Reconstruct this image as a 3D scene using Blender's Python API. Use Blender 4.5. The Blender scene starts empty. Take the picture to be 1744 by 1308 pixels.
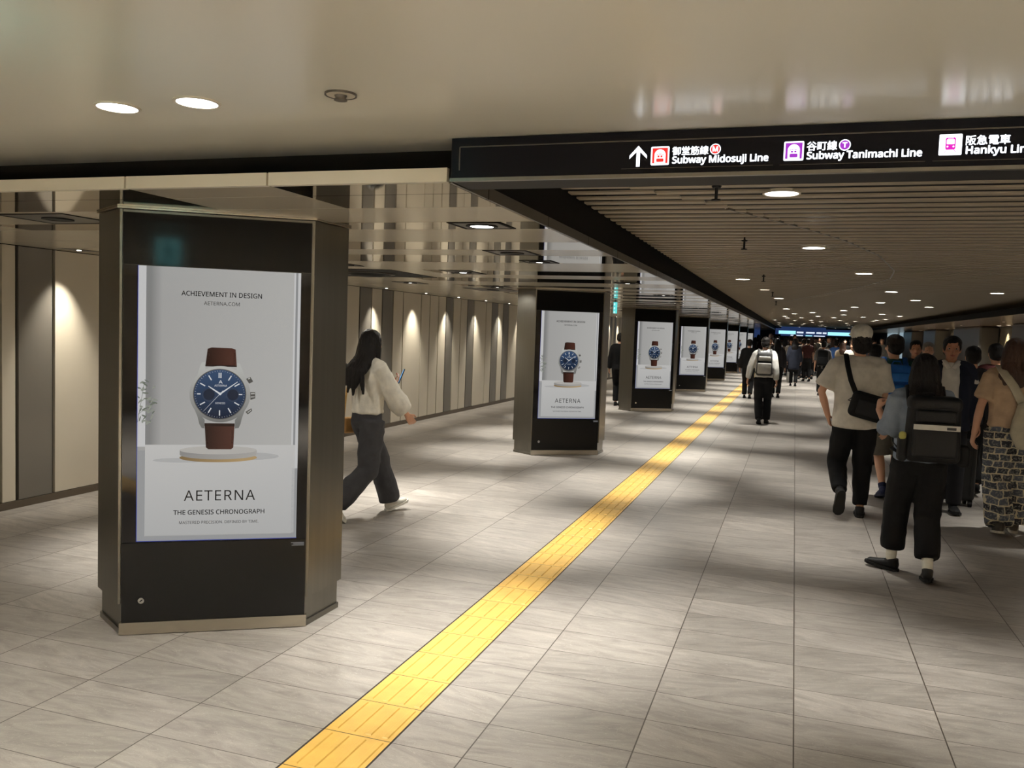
import bpy, bmesh, math, random, os
from mathutils import Vector, Matrix, noise
C = bpy.context.scene.collection
SC = bpy.context.scene
R = math.radians
random.seed(7)

# ------------------------------------------------------------------ camera
cd = bpy.data.cameras.new('camera'); cam = bpy.data.objects.new('camera', cd); C.objects.link(cam)
SC.camera = cam
cd.sensor_width = 36.0; cd.lens = 1440.5 / 1744 * 36.0; cd.clip_start = .05; cd.clip_end = 300
def cam_matrix(yaw, pitch, roll, loc):
    cy, sy = math.cos(yaw), math.sin(yaw)
    f = Vector((sy*math.cos(pitch), cy*math.cos(pitch), math.sin(pitch)))
    r = Vector((cy, -sy, 0)); u = r.cross(f)
    c, s = math.cos(roll), math.sin(roll)
    r2 = c*r + s*u; u2 = -s*r + c*u
    m = Matrix((r2, u2, -f)).transposed().to_4x4(); m.translation = loc
    return m
cam.matrix_world = cam_matrix(R(-18.373), R(-3.7412), R(2.0818), Vector((0, 0, 1.64)))

# ------------------------------------------------------------------ world, exposure
w = bpy.data.worlds.new('world'); SC.world = w; w.use_nodes = True
w.node_tree.nodes['Background'].inputs[0].default_value = (1.0, .9, .78, 1)
w.node_tree.nodes['Background'].inputs[1].default_value = .05
SC.view_settings.view_transform = 'Standard'; SC.view_settings.look = 'None'
SC.view_settings.gamma = 1; SC.view_settings.use_curve_mapping = False
SC.view_settings.exposure = 0.0
SC.cycles.use_denoising = True
SC.cycles.max_bounces = 6; SC.cycles.diffuse_bounces = 4; SC.cycles.glossy_bounces = 4
SC.cycles.caustics_reflective = False; SC.cycles.caustics_refractive = False
SC.cycles.sample_clamp_indirect = 4.0
# lamp powers (watts) of the spot inside each kind of fitting
P_HALL, P_AISLE, P_WASH, P_LOBBY, P_RIGHT = 20.0, 26.0, 10.0, 140.0, 14.0
WARM = (1.0, .965, .885)

# ------------------------------------------------------------------ materials
def srgb(r, g, b):
    f = lambda c: (c/255/12.92) if c/255 <= .04045 else ((c/255+.055)/1.055)**2.4
    return (f(r), f(g), f(b))
def mat(name, col, rough=.6, metal=0.0, emit=None, est=1.0, spec=.5, coat=0.0, vary=0.0, vscale=6.0, aniso=None, bump=0.0, bscale=40):
    m = bpy.data.materials.new(name); m.use_nodes = True
    nt = m.node_tree; b = nt.nodes['Principled BSDF']
    b.inputs['Base Color'].default_value = (*col, 1)
    b.inputs['Roughness'].default_value = rough
    b.inputs['Metallic'].default_value = metal
    b.inputs['Specular IOR Level'].default_value = spec
    b.inputs['Coat Weight'].default_value = coat
    if emit:
        b.inputs['Emission Color'].default_value = (*emit, 1); b.inputs['Emission Strength'].default_value = est
    if vary or bump:
        tc = nt.nodes.new('ShaderNodeTexCoord'); mp = nt.nodes.new('ShaderNodeMapping')
        nt.links.new(tc.outputs['Object'], mp.inputs[0])
        if aniso: mp.inputs['Scale'].default_value = aniso
    if vary:
        nz = nt.nodes.new('ShaderNodeTexNoise'); nz.inputs['Scale'].default_value = vscale; nz.inputs['Detail'].default_value = 4
        nt.links.new(mp.outputs[0], nz.inputs['Vector'])
        rp = nt.nodes.new('ShaderNodeValToRGB')
        rp.color_ramp.elements[0].position = .3; rp.color_ramp.elements[1].position = .7
        rp.color_ramp.elements[0].color = (*[max(0, c*(1-vary)) for c in col], 1)
        rp.color_ramp.elements[1].color = (*[min(1, c*(1+vary)) for c in col], 1)
        nt.links.new(nz.outputs[0], rp.inputs[0]); nt.links.new(rp.outputs[0], b.inputs['Base Color'])
    if bump:
        n2 = nt.nodes.new('ShaderNodeTexNoise'); n2.inputs['Scale'].default_value = bscale; n2.inputs['Detail'].default_value = 3
        nt.links.new(mp.outputs[0], n2.inputs['Vector'])
        bp = nt.nodes.new('ShaderNodeBump'); bp.inputs['Strength'].default_value = bump; bp.inputs['Distance'].default_value = .01
        nt.links.new(n2.outputs[0], bp.inputs['Height']); nt.links.new(bp.outputs[0], b.inputs['Normal'])
    return m

class NT:
    def __init__(s, m): s.t = m.node_tree; s.b = s.t.nodes['Principled BSDF']
    def n(s, typ, **kw):
        o = s.t.nodes.new(typ)
        for k, v in kw.items(): setattr(o, k, v)
        return o
    def l(s, a, b): s.t.links.new(a, b)
    def math(s, op, a, b=None, c=None):
        o = s.n('ShaderNodeMath', operation=op)
        for i, v in enumerate((a, b, c)):
            if v is None: continue
            if isinstance(v, (int, float)): o.inputs[i].default_value = v
            else: s.l(v, o.inputs[i])
        return o.outputs[0]
    def mix(s, f, a, b):
        o = s.n('ShaderNodeMix', data_type='RGBA')
        for i, v in ((0, f), (6, a), (7, b)):
            if isinstance(v, tuple): o.inputs[i].default_value = (*v, 1) if len(v) == 3 else v
            elif isinstance(v, (int, float)): o.inputs[i].default_value = v
            else: s.l(v, o.inputs[i])
        return o.outputs[2]

TX, TY, X0, Y0 = .6, .298, .083, 2.627
def floor_material():
    m = mat('stone_tiles', (.4, .36, .32), .42); k = NT(m)
    tc = k.n('ShaderNodeTexCoord'); sp = k.n('ShaderNodeSeparateXYZ'); k.l(tc.outputs['Object'], sp.inputs[0])
    ax = k.math('DIVIDE', k.math('SUBTRACT', sp.outputs[0], X0), TX)
    ay = k.math('DIVIDE', k.math('SUBTRACT', sp.outputs[1], Y0), TY)
    ix, iy = k.math('FLOOR', ax), k.math('FLOOR', ay)
    fx = k.math('ABSOLUTE', k.math('SUBTRACT', k.math('SUBTRACT', ax, ix), .5))
    fy = k.math('ABSOLUTE', k.math('SUBTRACT', k.math('SUBTRACT', ay, iy), .5))
    gx = k.math('GREATER_THAN', fx, .5 - .0028/TX); gy = k.math('GREATER_THAN', fy, .5 - .0019/TY)
    cmb = k.n('ShaderNodeCombineXYZ'); k.l(ix, cmb.inputs[0]); k.l(iy, cmb.inputs[1])
    wn = k.n('ShaderNodeTexWhiteNoise', noise_dimensions='2D'); k.l(cmb.outputs[0], wn.inputs['Vector'])
    # each tile gets its own piece of the stone
    off = k.n('ShaderNodeVectorMath', operation='MULTIPLY_ADD')
    k.l(wn.outputs['Color'], off.inputs[0]); off.inputs[1].default_value = (40, 40, 40); k.l(tc.outputs['Object'], off.inputs[2])
    rot = k.n('ShaderNodeVectorRotate', rotation_type='Z_AXIS'); k.l(off.outputs[0], rot.inputs['Vector'])
    k.l(k.math('MULTIPLY', k.math('SUBTRACT', wn.outputs['Value'], .5), .7), rot.inputs['Angle'])
    mp = k.n('ShaderNodeMapping'); mp.inputs['Scale'].default_value = (1.0, 4.2, 1); k.l(rot.outputs[0], mp.inputs[0])
    n1 = k.n('ShaderNodeTexNoise'); n1.inputs['Scale'].default_value = 3.0; n1.inputs['Detail'].default_value = 7; n1.inputs['Roughness'].default_value = .62; n1.inputs['Distortion'].default_value = 1.2
    k.l(mp.outputs[0], n1.inputs['Vector'])
    r1 = k.n('ShaderNodeValToRGB'); e = r1.color_ramp.elements
    e[0].position = .30; e[0].color = (.225, .203, .182, 1); e[1].position = .72; e[1].color = (.405, .372, .335, 1)
    x = r1.color_ramp.elements.new(.5); x.color = (.315, .289, .261, 1)
    k.l(n1.outputs[0], r1.inputs[0])
    # pale hairline veins
    n2 = k.n('ShaderNodeTexNoise'); n2.inputs['Scale'].default_value = 5.5; n2.inputs['Detail'].default_value = 5; n2.inputs['Distortion'].default_value = 2.0
    k.l(mp.outputs[0], n2.inputs['Vector'])
    v = k.math('ABSOLUTE', k.math('SUBTRACT', n2.outputs[0], .5))
    vm = k.math('MULTIPLY', k.math('LESS_THAN', v, .006), .35)
    c1 = k.mix(vm, r1.outputs[0], (.56, .52, .46))
    n3 = k.n('ShaderNodeTexNoise'); n3.inputs['Scale'].default_value = 160; n3.inputs['Detail'].default_value = 2
    k.l(tc.outputs['Object'], n3.inputs['Vector'])
    c2 = k.mix(k.math('MULTIPLY', k.math('GREATER_THAN', n3.outputs[0], .62), .25), c1, (.2, .18, .155))
    hs = k.n('ShaderNodeHueSaturation'); k.l(c2, hs.inputs['Color'])
    k.l(k.math('MULTIPLY_ADD', wn.outputs['Value'], .22, .89), hs.inputs['Value'])
    g = k.math('MAXIMUM', gx, gy)
    k.l(k.mix(g, hs.outputs[0], (.06, .048, .038)), k.b.inputs['Base Color'])
    k.l(k.math('MULTIPLY_ADD', n1.outputs[0], .25, .30), k.b.inputs['Roughness'])
    bp = k.n('ShaderNodeBump'); bp.inputs['Strength'].default_value = .25; bp.inputs['Distance'].default_value = .004
    k.l(k.math('SUBTRACT', n1.outputs[0], k.math('MULTIPLY', g, .6)), bp.inputs['Height']); k.l(bp.outputs[0], k.b.inputs['Normal'])
    return m
def grad(name, c0, c1, axis=0, a=0.0, b=1.0, rough=.25, est=1.0):
    """a picture on a lit screen: colour runs along one axis of its own drawing"""
    m = mat(name, (0, 0, 0), rough, spec=.12, emit=(1, 1, 1), est=est*.88); k = NT(m)
    tc = k.n('ShaderNodeTexCoord'); sp = k.n('ShaderNodeSeparateXYZ'); k.l(tc.outputs['Object'], sp.inputs[0])
    t = k.n('ShaderNodeMapRange'); k.l(sp.outputs[axis], t.inputs[0]); t.inputs[1].default_value = a; t.inputs[2].default_value = b
    rp = k.n('ShaderNodeValToRGB')
    rp.color_ramp.elements[0].color = (*c0, 1); rp.color_ramp.elements[1].color = (*c1, 1)
    k.l(t.outputs[0], rp.inputs[0]); k.l(rp.outputs[0], k.b.inputs['Emission Color'])
    return m
def lit(name, col, est=1.0, rough=.3): return mat(name, (.004, .004, .004), rough, spec=.12, emit=col, est=est*(.88 if name.startswith('art_') else 1))

M = {}
M['floor'] = floor_material()
M['yellow'] = mat('yellow_paving', srgb(222, 178, 88), .45, vary=.10, vscale=9, bump=.1, bscale=120)
M['grout'] = mat('dark_joint', (.03, .022, .016), .8)
M['panel_beige'] = mat('beige_wall_panel', srgb(208, 199, 181), .38, metal=.15, vary=.03, vscale=1.5)
M['panel_grey'] = mat('grey_wall_panel', srgb(122, 117, 109), .33, metal=.35, vary=.03, vscale=1.5)
M['black_gap'] = mat('black_recess', (.010, .009, .008), .7, spec=.05)
M['base_brown'] = mat('brown_skirting', srgb(84, 74, 61), .45)
M['mirror'] = mat('polished_ceiling_panel', srgb(222, 211, 190), .04, metal=1.0)
M['satin'] = mat('satin_ceiling_panel', srgb(228, 218, 198), .18, metal=.2, vary=.02, vscale=2)
M['fascia'] = mat('cream_enamel', srgb(230, 222, 204), .35)
M['lobby'] = mat('cream_gloss_ceiling', srgb(242, 239, 226), .22, spec=.7, vary=.02, vscale=.6)
M['slat'] = mat('bronze_grey_slat', srgb(146, 135, 118), .5, metal=.2)
M['beam'] = mat('brown_metal_edge', srgb(84, 79, 71), .35, metal=.6)
M['steel'] = mat('brushed_steel_bronze', srgb(118, 115, 107), .30, metal=.92, vary=.05, vscale=30, aniso=(1, 1, .02))
M['steel_light'] = mat('brushed_steel_plinth', srgb(190, 182, 168), .26, metal=.95, vary=.05, vscale=30, aniso=(.02, 1, 1))
M['chrome'] = mat('chrome', (.8, .8, .8), .12, metal=1)
M['black_panel'] = mat('black_enamel', (.009, .009, .009), .25, spec=.2)
M['black_header'] = mat('black_gloss_header', (.007, .007, .007), .09, spec=.10)
M['black_glass'] = mat('black_glass', (.006, .006, .007), .04, spec=.3)
M['black_mat'] = mat('black_matt', (.010, .010, .011), .6, spec=.15)
M['white_ring'] = mat('white_trim', srgb(214, 205, 188), .4)
M['lens'] = mat('lamp_lens', (1, 1, 1), .4, emit=(1.0, .97, .93), est=14)
M['lens_wash'] = mat('washer_lens', (1, 1, 1), .4, emit=(1.0, .93, .8), est=9)
M['dark_recess'] = mat('dark_recess_tray', srgb(70, 64, 56), .45)

# ------------------------------------------------------------------ mesh helpers
def obj(name, bm, m=None, parent=None, smooth=False, loc=None):
    me = bpy.data.meshes.new(name)
    if isinstance(bm, bpy.types.Mesh): me = bm
    else:
        bm.to_mesh(me); bm.free()
    if m: me.materials.clear(); me.materials.append(m)
    if smooth:
        for p in me.polygons: p.use_smooth = True
    o = bpy.data.objects.new(name, me); C.objects.link(o)
    if parent: o.parent = parent
    if loc: o.location = loc
    return o
def thing(name, label, cat, loc=(0, 0, 0), rz=0, group=None):
    o = bpy.data.objects.new(name, None); C.objects.link(o)
    o.empty_display_size = .1
    o.location = loc; o.rotation_euler = (0, 0, rz)
    return tag(o, label, cat, group)
def tag(o, label, cat, group=None):
    o['label'] = label; o['category'] = cat
    if group: o['group'] = group
    return o
def struct(o): o['kind'] = 'structure'; return o
def dup(root, loc, rz=None, label=None, group=None, scale=None):
    r = root.copy(); C.objects.link(r); r.location = loc
    if rz is not None: r.rotation_euler = (0, 0, rz)
    if scale: r.scale = (scale,)*3
    if label: r['label'] = label
    if group: r['group'] = group
    for ch in list(root.children):
        c = ch.copy(); C.objects.link(c); c.parent = r
        for g in list(ch.children):
            d = g.copy(); C.objects.link(d); d.parent = c
    return r
def box(bm, x0, x1, y0, y1, z0, z1):
    v = [bm.verts.new((x, y, z)) for z in (z0, z1) for y in (y0, y1) for x in (x0, x1)]
    for f in ((0, 2, 3, 1), (4, 5, 7, 6), (0, 1, 5, 4), (2, 6, 7, 3), (0, 4, 6, 2), (1, 3, 7, 5)):
        bm.faces.new([v[i] for i in f])
    return v
def bx(*a):
    bm = bmesh.new(); box(bm, *a); return bm
def rbox(size, bev=.02, seg=3, loc=(0, 0, 0), taper=1.0):
    bm = bmesh.new(); bmesh.ops.create_cube(bm, size=1)
    for v in bm.verts:
        t = taper if v.co.z > 0 else 1
        v.co = Vector((v.co.x*size[0]*t, v.co.y*size[1]*t, v.co.z*size[2]))
    bmesh.ops.bevel(bm, geom=bm.edges[:], offset=bev, segments=seg, profile=.5, affect='EDGES')
    bmesh.ops.translate(bm, vec=loc, verts=bm.verts)
    return bm
def prism(pts, z0, z1):
    bm = bmesh.new(); n = len(pts)
    a = [bm.verts.new((p[0], p[1], z0)) for p in pts]; b = [bm.verts.new((p[0], p[1], z1)) for p in pts]
    bm.faces.new(a[::-1]); bm.faces.new(b)
    for i in range(n): bm.faces.new((a[i], a[(i+1) % n], b[(i+1) % n], b[i]))
    return bm
def flat(bm, pts, y=0.0, th=.0006):
    """a thin printed or cut-out shape standing in the x-z plane; pts run in x,z; front faces -y"""
    n = len(pts)
    ar = sum(pts[i][0]*pts[(i+1) % n][1]-pts[(i+1) % n][0]*pts[i][1] for i in range(n))
    if ar < 0: pts = pts[::-1]
    a = [bm.verts.new((p[0], y, p[1])) for p in pts]; b = [bm.verts.new((p[0], y+th, p[1])) for p in pts]
    bm.faces.new(a); bm.faces.new(b[::-1])
    for i in range(n): bm.faces.new((a[(i+1) % n], a[i], b[i], b[(i+1) % n]))
def ell(cx, cz, rx, rz, n=40, a0=0, a1=360):
    k = n if a1-a0 == 360 else n+1
    return [(cx+rx*math.cos(R(a0+(a1-a0)*i/n)), cz+rz*math.sin(R(a0+(a1-a0)*i/n))) for i in range(k)]
def rrect(x0, x1, z0, z1, r, n=5):
    p = []
    for cx, cz, a in ((x1-r, z1-r, 0), (x0+r, z1-r, 90), (x0+r, z0+r, 180), (x1-r, z0+r, 270)):
        p += [(cx+r*math.cos(R(a+90*i/n)), cz+r*math.sin(R(a+90*i/n))) for i in range(n+1)]
    return p
def bar(p, q, w0, w1=None):
    w1 = w0 if w1 is None else w1
    d = Vector((q[0]-p[0], q[1]-p[1])); d.normalize(); nx, nz = -d.y, d.x
    return [(p[0]+nx*w0, p[1]+nz*w0), (p[0]-nx*w0, p[1]-nz*w0), (q[0]-nx*w1, q[1]-nz*w1), (q[0]+nx*w1, q[1]+nz*w1)]
def ring(bm, cx, cz, rx, rz, t, y=0.0, th=.0006, n=40):
    for i in range(n):
        a, b = R(360*i/n), R(360*(i+1)/n)
        f = lambda an, k: (cx+(rx-k)*math.cos(an), cz+(rz-k)*math.sin(an))
        flat(bm, [f(a, 0), f(b, 0), f(b, t), f(a, t)], y, th)
def disc(bm, cx, cy, z0, z1, r0, r1=None, n=28):
    r1 = r0 if r1 is None else r1
    a = [bm.verts.new((cx+r0*math.cos(2*math.pi*i/n), cy+r0*math.sin(2*math.pi*i/n), z0)) for i in range(n)]
    b = [bm.verts.new((cx+r1*math.cos(2*math.pi*i/n), cy+r1*math.sin(2*math.pi*i/n), z1)) for i in range(n)]
    bm.faces.new(a[::-1]); bm.faces.new(b)
    for i in range(n): bm.faces.new((a[i], a[(i+1) % n], b[(i+1) % n], b[i]))
def annulus(bm, cx, cy, z0, z1, r0, r1, n=28):
    """ring of square section, r0 inner, r1 outer"""
    P = [[bm.verts.new((cx+r*math.cos(2*math.pi*i/n), cy+r*math.sin(2*math.pi*i/n), z)) for i in range(n)] for r, z in ((r0, z0), (r1, z0), (r1, z1), (r0, z1))]
    for i in range(n):
        j = (i+1) % n
        for k in range(4): bm.faces.new((P[k][i], P[k][j], P[(k+1) % 4][j], P[(k+1) % 4][i]))
try:
    INTER = bpy.data.fonts.load(os.path.join(bpy.utils.system_resource('DATAFILES'), 'fonts', 'NotoSansMath-Regular.woff2'))
except Exception:
    INTER = None
def text(body, x0, x1, z, m, parent, name='lettering', y=-.001, bold=0.0, h=None, latin=True, space=1.0):
    """lettering lying in the x-z plane from x0 to x1 with its baseline at z"""
    c = bpy.data.curves.new('t', 'FONT')
    if latin and INTER: c.font = INTER
    c.body = body; c.space_character = space; c.extrude = .0002; c.resolution_u = 4
    o = bpy.data.objects.new('t', c); C.objects.link(o); bpy.context.view_layer.update()
    me = bpy.data.meshes.new_from_object(o.evaluated_get(bpy.context.evaluated_depsgraph_get()))
    bpy.data.objects.remove(o)
    xs = [v.co.x for v in me.vertices]; ys = [v.co.y for v in me.vertices]
    sx = (x1-x0)/(max(xs)-min(xs)); mx = min(xs)
    sy = sx if h is None else h/max(ys)
    for v in me.vertices: v.co = Vector((x0+(v.co.x-mx)*sx, y-v.co.z, z+v.co.y*sy))
    me.update()
    if bold:                                                  # heavier weight: the outline thickened in eight directions
        b = bmesh.new(); q = bold*sx
        for dx, dz in ((0, 0), (1, 0), (-1, 0), (0, 1), (0, -1), (.7, .7), (-.7, .7), (.7, -.7), (-.7, -.7)):
            n0 = len(b.verts); b.from_mesh(me); b.verts.ensure_lookup_table()
            for v in b.verts[n0:]: v.co.x += dx*q; v.co.z += dz*q
        b.to_mesh(me); b.free()
    return obj(name, me, m, parent)

# tubes with elliptical rings: side = direction of the first radius
def tube(bm, pts, rad, side=Vector((1, 0, 0)), n=12, cap=.6):
    P = [Vector(p) for p in pts]; N = len(P)
    rad = [r if isinstance(r, (tuple, list)) else (r, r) for r in rad]
    side = Vector(side)
    T = []
    for i in range(N):
        t = (P[min(i+1, N-1)]-P[max(i-1, 0)]); t.normalize(); T.append(t)
    seq = []
    r0 = min(rad[0]); r1 = min(rad[-1])
    for f, k in ((1.0, .35), (.75, .72), (.4, .93)): seq.append((P[0]-T[0]*r0*cap*f, (rad[0][0]*k, rad[0][1]*k), T[0]))
    for i in range(N): seq.append((P[i], rad[i], T[i]))
    for f, k in ((.4, .93), (.75, .72), (1.0, .35)): seq.append((P[-1]+T[-1]*r1*cap*f, (rad[-1][0]*k, rad[-1][1]*k), T[-1]))
    rings = []
    for p, (ra, rb), t in seq:
        s = side - t*side.dot(t)
        if s.length < 1e-4: s = Vector((0, 1, 0)) - t*t.y
        s.normalize(); u = t.cross(s)
        rings.append([bm.verts.new(p+s*ra*math.cos(2*math.pi*i/n)+u*rb*math.sin(2*math.pi*i/n)) for i in range(n)])
    for a, b in zip(rings, rings[1:]):
        for i in range(n): bm.faces.new((a[i], a[(i+1) % n], b[(i+1) % n], b[i]))
    bm.faces.new(rings[0][::-1]); bm.faces.new(rings[-1])
def ball(bm, c, r, n=12):
    m = Matrix.Translation(c) @ Matrix.Diagonal((*(r if isinstance(r, (tuple, list)) else (r,)*3), 1))
    bmesh.ops.create_uvsphere(bm, u_segments=n, v_segments=max(6, n*2//3), radius=1, matrix=m)
def melt(bm, voxel, smooth=4, fold=0.0, ffreq=(9, 9, 4), seed=0.0):
    """grow one continuous skin over overlapping volumes"""
    bmesh.ops.recalc_face_normals(bm, faces=bm.faces[:])
    me = bpy.data.meshes.new('tmp'); bm.to_mesh(me); bm.free()
    o = bpy.data.objects.new('tmp', me); C.objects.link(o)
    md = o.modifiers.new('r', 'REMESH'); md.mode = 'VOXEL'; md.voxel_size = voxel; md.adaptivity = 0
    if smooth:
        sm = o.modifiers.new('s', 'SMOOTH'); sm.factor = .5; sm.iterations = smooth
    dg = bpy.context.evaluated_depsgraph_get(); dg.update()
    out = bpy.data.meshes.new_from_object(o.evaluated_get(dg))
    bpy.data.objects.remove(o); bpy.data.meshes.remove(me)
    if fold:
        nor = [v.normal.copy() for v in out.vertices]
        for v, nn in zip(out.vertices, nor):
            p = v.co; q = Vector((p.x*ffreq[0]+seed, p.y*ffreq[1]+seed*2, p.z*ffreq[2]))
            a = 1-abs(noise.noise(q))*2.2
            v.co = p+nn*fold*a
        out.update()
    for p in out.polygons: p.use_smooth = True
    return out

# ================================================================== the setting
CZ, LZ, SZ = 2.175, 2.33, 2.40      # aisle ceiling, lobby ceiling, slat ceiling
YE = 66.0
ROOM_X0, ROOM_X1, ROOM_Y0 = -6.12, 5.3, -7.0
struct(obj('floor', bx(ROOM_X0-.2, ROOM_X1+.2, ROOM_Y0-.2, YE+.2, -.12, 0), M['floor']))

# tactile strip, flush with the floor with four raised bars to a tile
bm = bmesh.new(); box(bm, -1.717+.004, -1.417-.004, ROOM_Y0+.3, 44.0, -.004, .0015)
tp = thing('tactile_paving', 'long yellow strip of tactile paving running down the stone floor', 'tactile paving', (0, 0, 0))
obj('paving_base', bm, M['yellow'], tp)
bm = bmesh.new()
k0 = int((ROOM_Y0+.4-Y0)/TY); k1 = int((44-Y0)/TY)
for k in range(k0, k1):
    ya = Y0+k*TY
    for j in range(4):
        cx = -1.717+.0375+j*.075
        v = box(bm, cx-.0155, cx+.0155, ya+.018, ya+TY-.018, .001, .0055)
        for q in v[4:]:
            q.co.x += .0045*(1 if q.co.x < cx else -1); q.co.y += .005*(1 if q.co.y < ya+.15 else -1)
obj('raised_bars', bm, M['yellow'], tp)
bm = bmesh.new()
for k in range(k0, k1): box(bm, -1.713, -1.421, Y0+k*TY-.0016, Y0+k*TY+.0016, -.003, .0019)
box(bm, -1.7225, -1.7125, ROOM_Y0+.3, 44, -.003, .0012); box(bm, -1.4205, -1.4135, ROOM_Y0+.3, 44, -.003, .0012)
obj('joints', bm, M['grout'], tp)

# left wall: panels on a black backing
WX = -6.08
wl = struct(obj('wall_left', bx(WX-.14, WX-.03, ROOM_Y0, YE, 0, 2.6), M['black_gap']))
seq = [(5.171, 'b'), (5.326, 'g'), (5.69, 'b'), (6.4, 'g'), (6.75, 'b'), (7.3, 'b'), (7.7, 'g'), (8.1, 'b'), (8.8, 'b'), (9.2, 'g'), (9.6, 'b'), (10.2, 'b'), (10.6, 'b'), (11.094, 'g'), (11.463, 'b'), (11.809, 'g'),
       (12.186, 'b'), (12.55, 'b'), (13.249, 'b'), (13.614, 'b'), (13.987, 'b'), (14.335, 'g'), (14.681, 'b'), (15.048, 'b'), (15.4, 'g'), (15.76, 'b'), (16.451, 'b'), (16.807, 'g'), (17.191, 'b'), (17.521, 'g'), (17.91, 'b')]
pan = [(4.5, 'b'), (3.9, 'g'), (3.5, 'b'), (2.8, 'b'), (2.4, 'g'), (2.0, 'b'), (1.2, 'b'), (.4, 'g'), (-.4, 'b')][::-1] + seq
y = 18.634
pat = [(.7, 'b'), (.36, 'b'), (.36, 'g'), (.38, 'b'), (.36, 'g'), (.6, 'b'), (.37, 'b'), (.37, 'b'), (.7, 'b'), (.35, 'g')]
i = 0
while y < 50:
    pan.append((y, pat[i % 10][1])); y += pat[i % 10][0]; i += 1
pan.append((y, 'end'))
for (ya, c), (yb, _) in zip(pan, pan[1:]):
    o = obj('panel', bx(WX-.035, WX, ya+.016, yb-.016, .065, CZ-.006), M['panel_beige' if c == 'b' else 'panel_grey'], wl)
    if c == 'g': o['label'] = 'grey metal panel'
struct(obj('baseboard_left', bx(WX-.03, WX+.012, ROOM_Y0, YE, 0, .06), M['base_brown']))

# aisle ceiling: crosswise strips, some polished, some satin
random.seed(11)
al = struct(obj('ceiling_aisle', bx(WX-.1, -1.262, 2.94, YE, CZ+.012, CZ+.03), M['black_gap']))
rows = [2.94, 3.2, 3.56, 4.06, 4.36, 5.01, 5.5, 5.93, 6.57, 7.34, 7.5, 8.05, 8.6]
step = [.5, .3, .65, .48, .43, .64, .77, .4]
while rows[-1] < 62: rows.append(rows[-1]+step[len(rows) % 8])
xs = [-1.262-.0, -2.03, -2.735, -3.44, -4.15, -4.85, -5.55, WX]
bm_m, bm_s = bmesh.new(), bmesh.new()
def kind_at(r, c):
    if r == 0 or r == 1: return 's' if c in (1, 6) else 'm'
    if r < 12:
        base = ['m', 'm', 's', 'm', 's', 'm', 's', 'm', 's', 's', 'm', 's'][r]
        if r == 7 and c > 3: return 's'
        if r in (3, 5) and c > 4: return 's'
        if r == 10 and c > 2: return 's'
        return base
    return 'm' if (r % 2 == 0 and c < 4 and random.random() < .85) else 's'
for r in range(len(rows)-1):
    c = 0
    while c < 7:
        k = kind_at(r, c); e = c
        while e+1 < 7 and kind_at(r, e+1) == k and r < 12 or (r >= 12 and e < c+1 and e+1 < 7): e += 1
        box(bm_m if k == 'm' else bm_s, xs[e+1]+.0015, xs[c]-.0015, rows[r]+.003, rows[r+1]-.003, CZ, CZ+.012)
        c = e+1
obj('polished_panels', bm_m, M['mirror'], al); obj('satin_panels', bm_s, M['satin'], al)
# cream fascia facing the lobby, in three lengths, with the dark slot above
tr = struct(obj('trim_1', bx(WX-.1, -1.25, 2.95, 3.1, CZ+.01, CZ+.05), M['black_gap']))
for a, b in ((WX, -2.742), (-2.731, -2.036), (-2.026, -1.255)):
    obj('fascia_panel', bx(a, b, 2.925, 2.955, CZ-.001, CZ+.05), M['fascia'], tr)
struct(obj('trim_2', bx(WX-.1, -1.245, 3.12, 3.2, CZ+.03, LZ+.06), M['black_gap']))
# edge of the aisle ceiling towards the hall
tr = struct(obj('trim_3', bx(-1.258, -1.245, 2.95, YE, CZ-.001, CZ+.05), M['beam']))
bm = bmesh.new(); y = 3.35
while y < 50: box(bm, -1.259, -1.2445, y-.003, y+.003, CZ-.0015, CZ+.0505); y += .9
obj('joint', bm, M['black_gap'], tr)
bm = bmesh.new(); box(bm, -1.30, -1.262, 3.12, YE, CZ+.04, 2.62)
struct(obj('trim_4', bm, M['black_gap']))

# lobby ceiling in front
bm = bmesh.new(); box(bm, ROOM_X0-.1, -1.24, ROOM_Y0, 3.12, LZ, LZ+.1); box(bm, -1.24, ROOM_X1, ROOM_Y0, 3.12, LZ, LZ+.1)
struct(obj('ceiling_lobby', bm, M['lobby']))
bm = bmesh.new()

# slat ceiling of the hall
SX0, SX1 = -1.24, 4.15
ce = struct(obj('ceiling_hall', bx(SX0-.06, SX1+.06, 3.0, YE, 2.56, 2.6), M['black_mat']))
def seam(y):
    pts = [(3.0, -1.25), (3.95, -1.15), (4.49, -.84), (5.0, -.53), (5.56, -.25), (6.09, 0), (6.86, .3), (8.03, .64), (9.74, .94), (11.0, 1.02), (12.5, .84), (14.5, .48), (17.0, -.04), (18.5, -.29), (22, -1.0), (24, -1.24)]
    if y > 24: return None
    for (a, xa), (b, xb) in zip(pts, pts[1:]):
        if a <= y <= b: return xa+(xb-xa)*(y-a)/(b-a)
    return None
bl, br = bmesh.new(), bmesh.new()
y = 3.14
while y < YE-.2:
    s = seam(y)
    if s is not None and s > SX0+.05: box(bl, SX0+.02, min(s+.12, SX1), y+.09, y+.165, SZ-.010, SZ)
    box(br, max(s if s is not None else SX0, SX0+.02), SX1, y, y+.075, SZ, SZ+.010)
    y += .185
sm_ = bmesh.new()
ys = [5.2+.25*i for i in range(54)]
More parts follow.
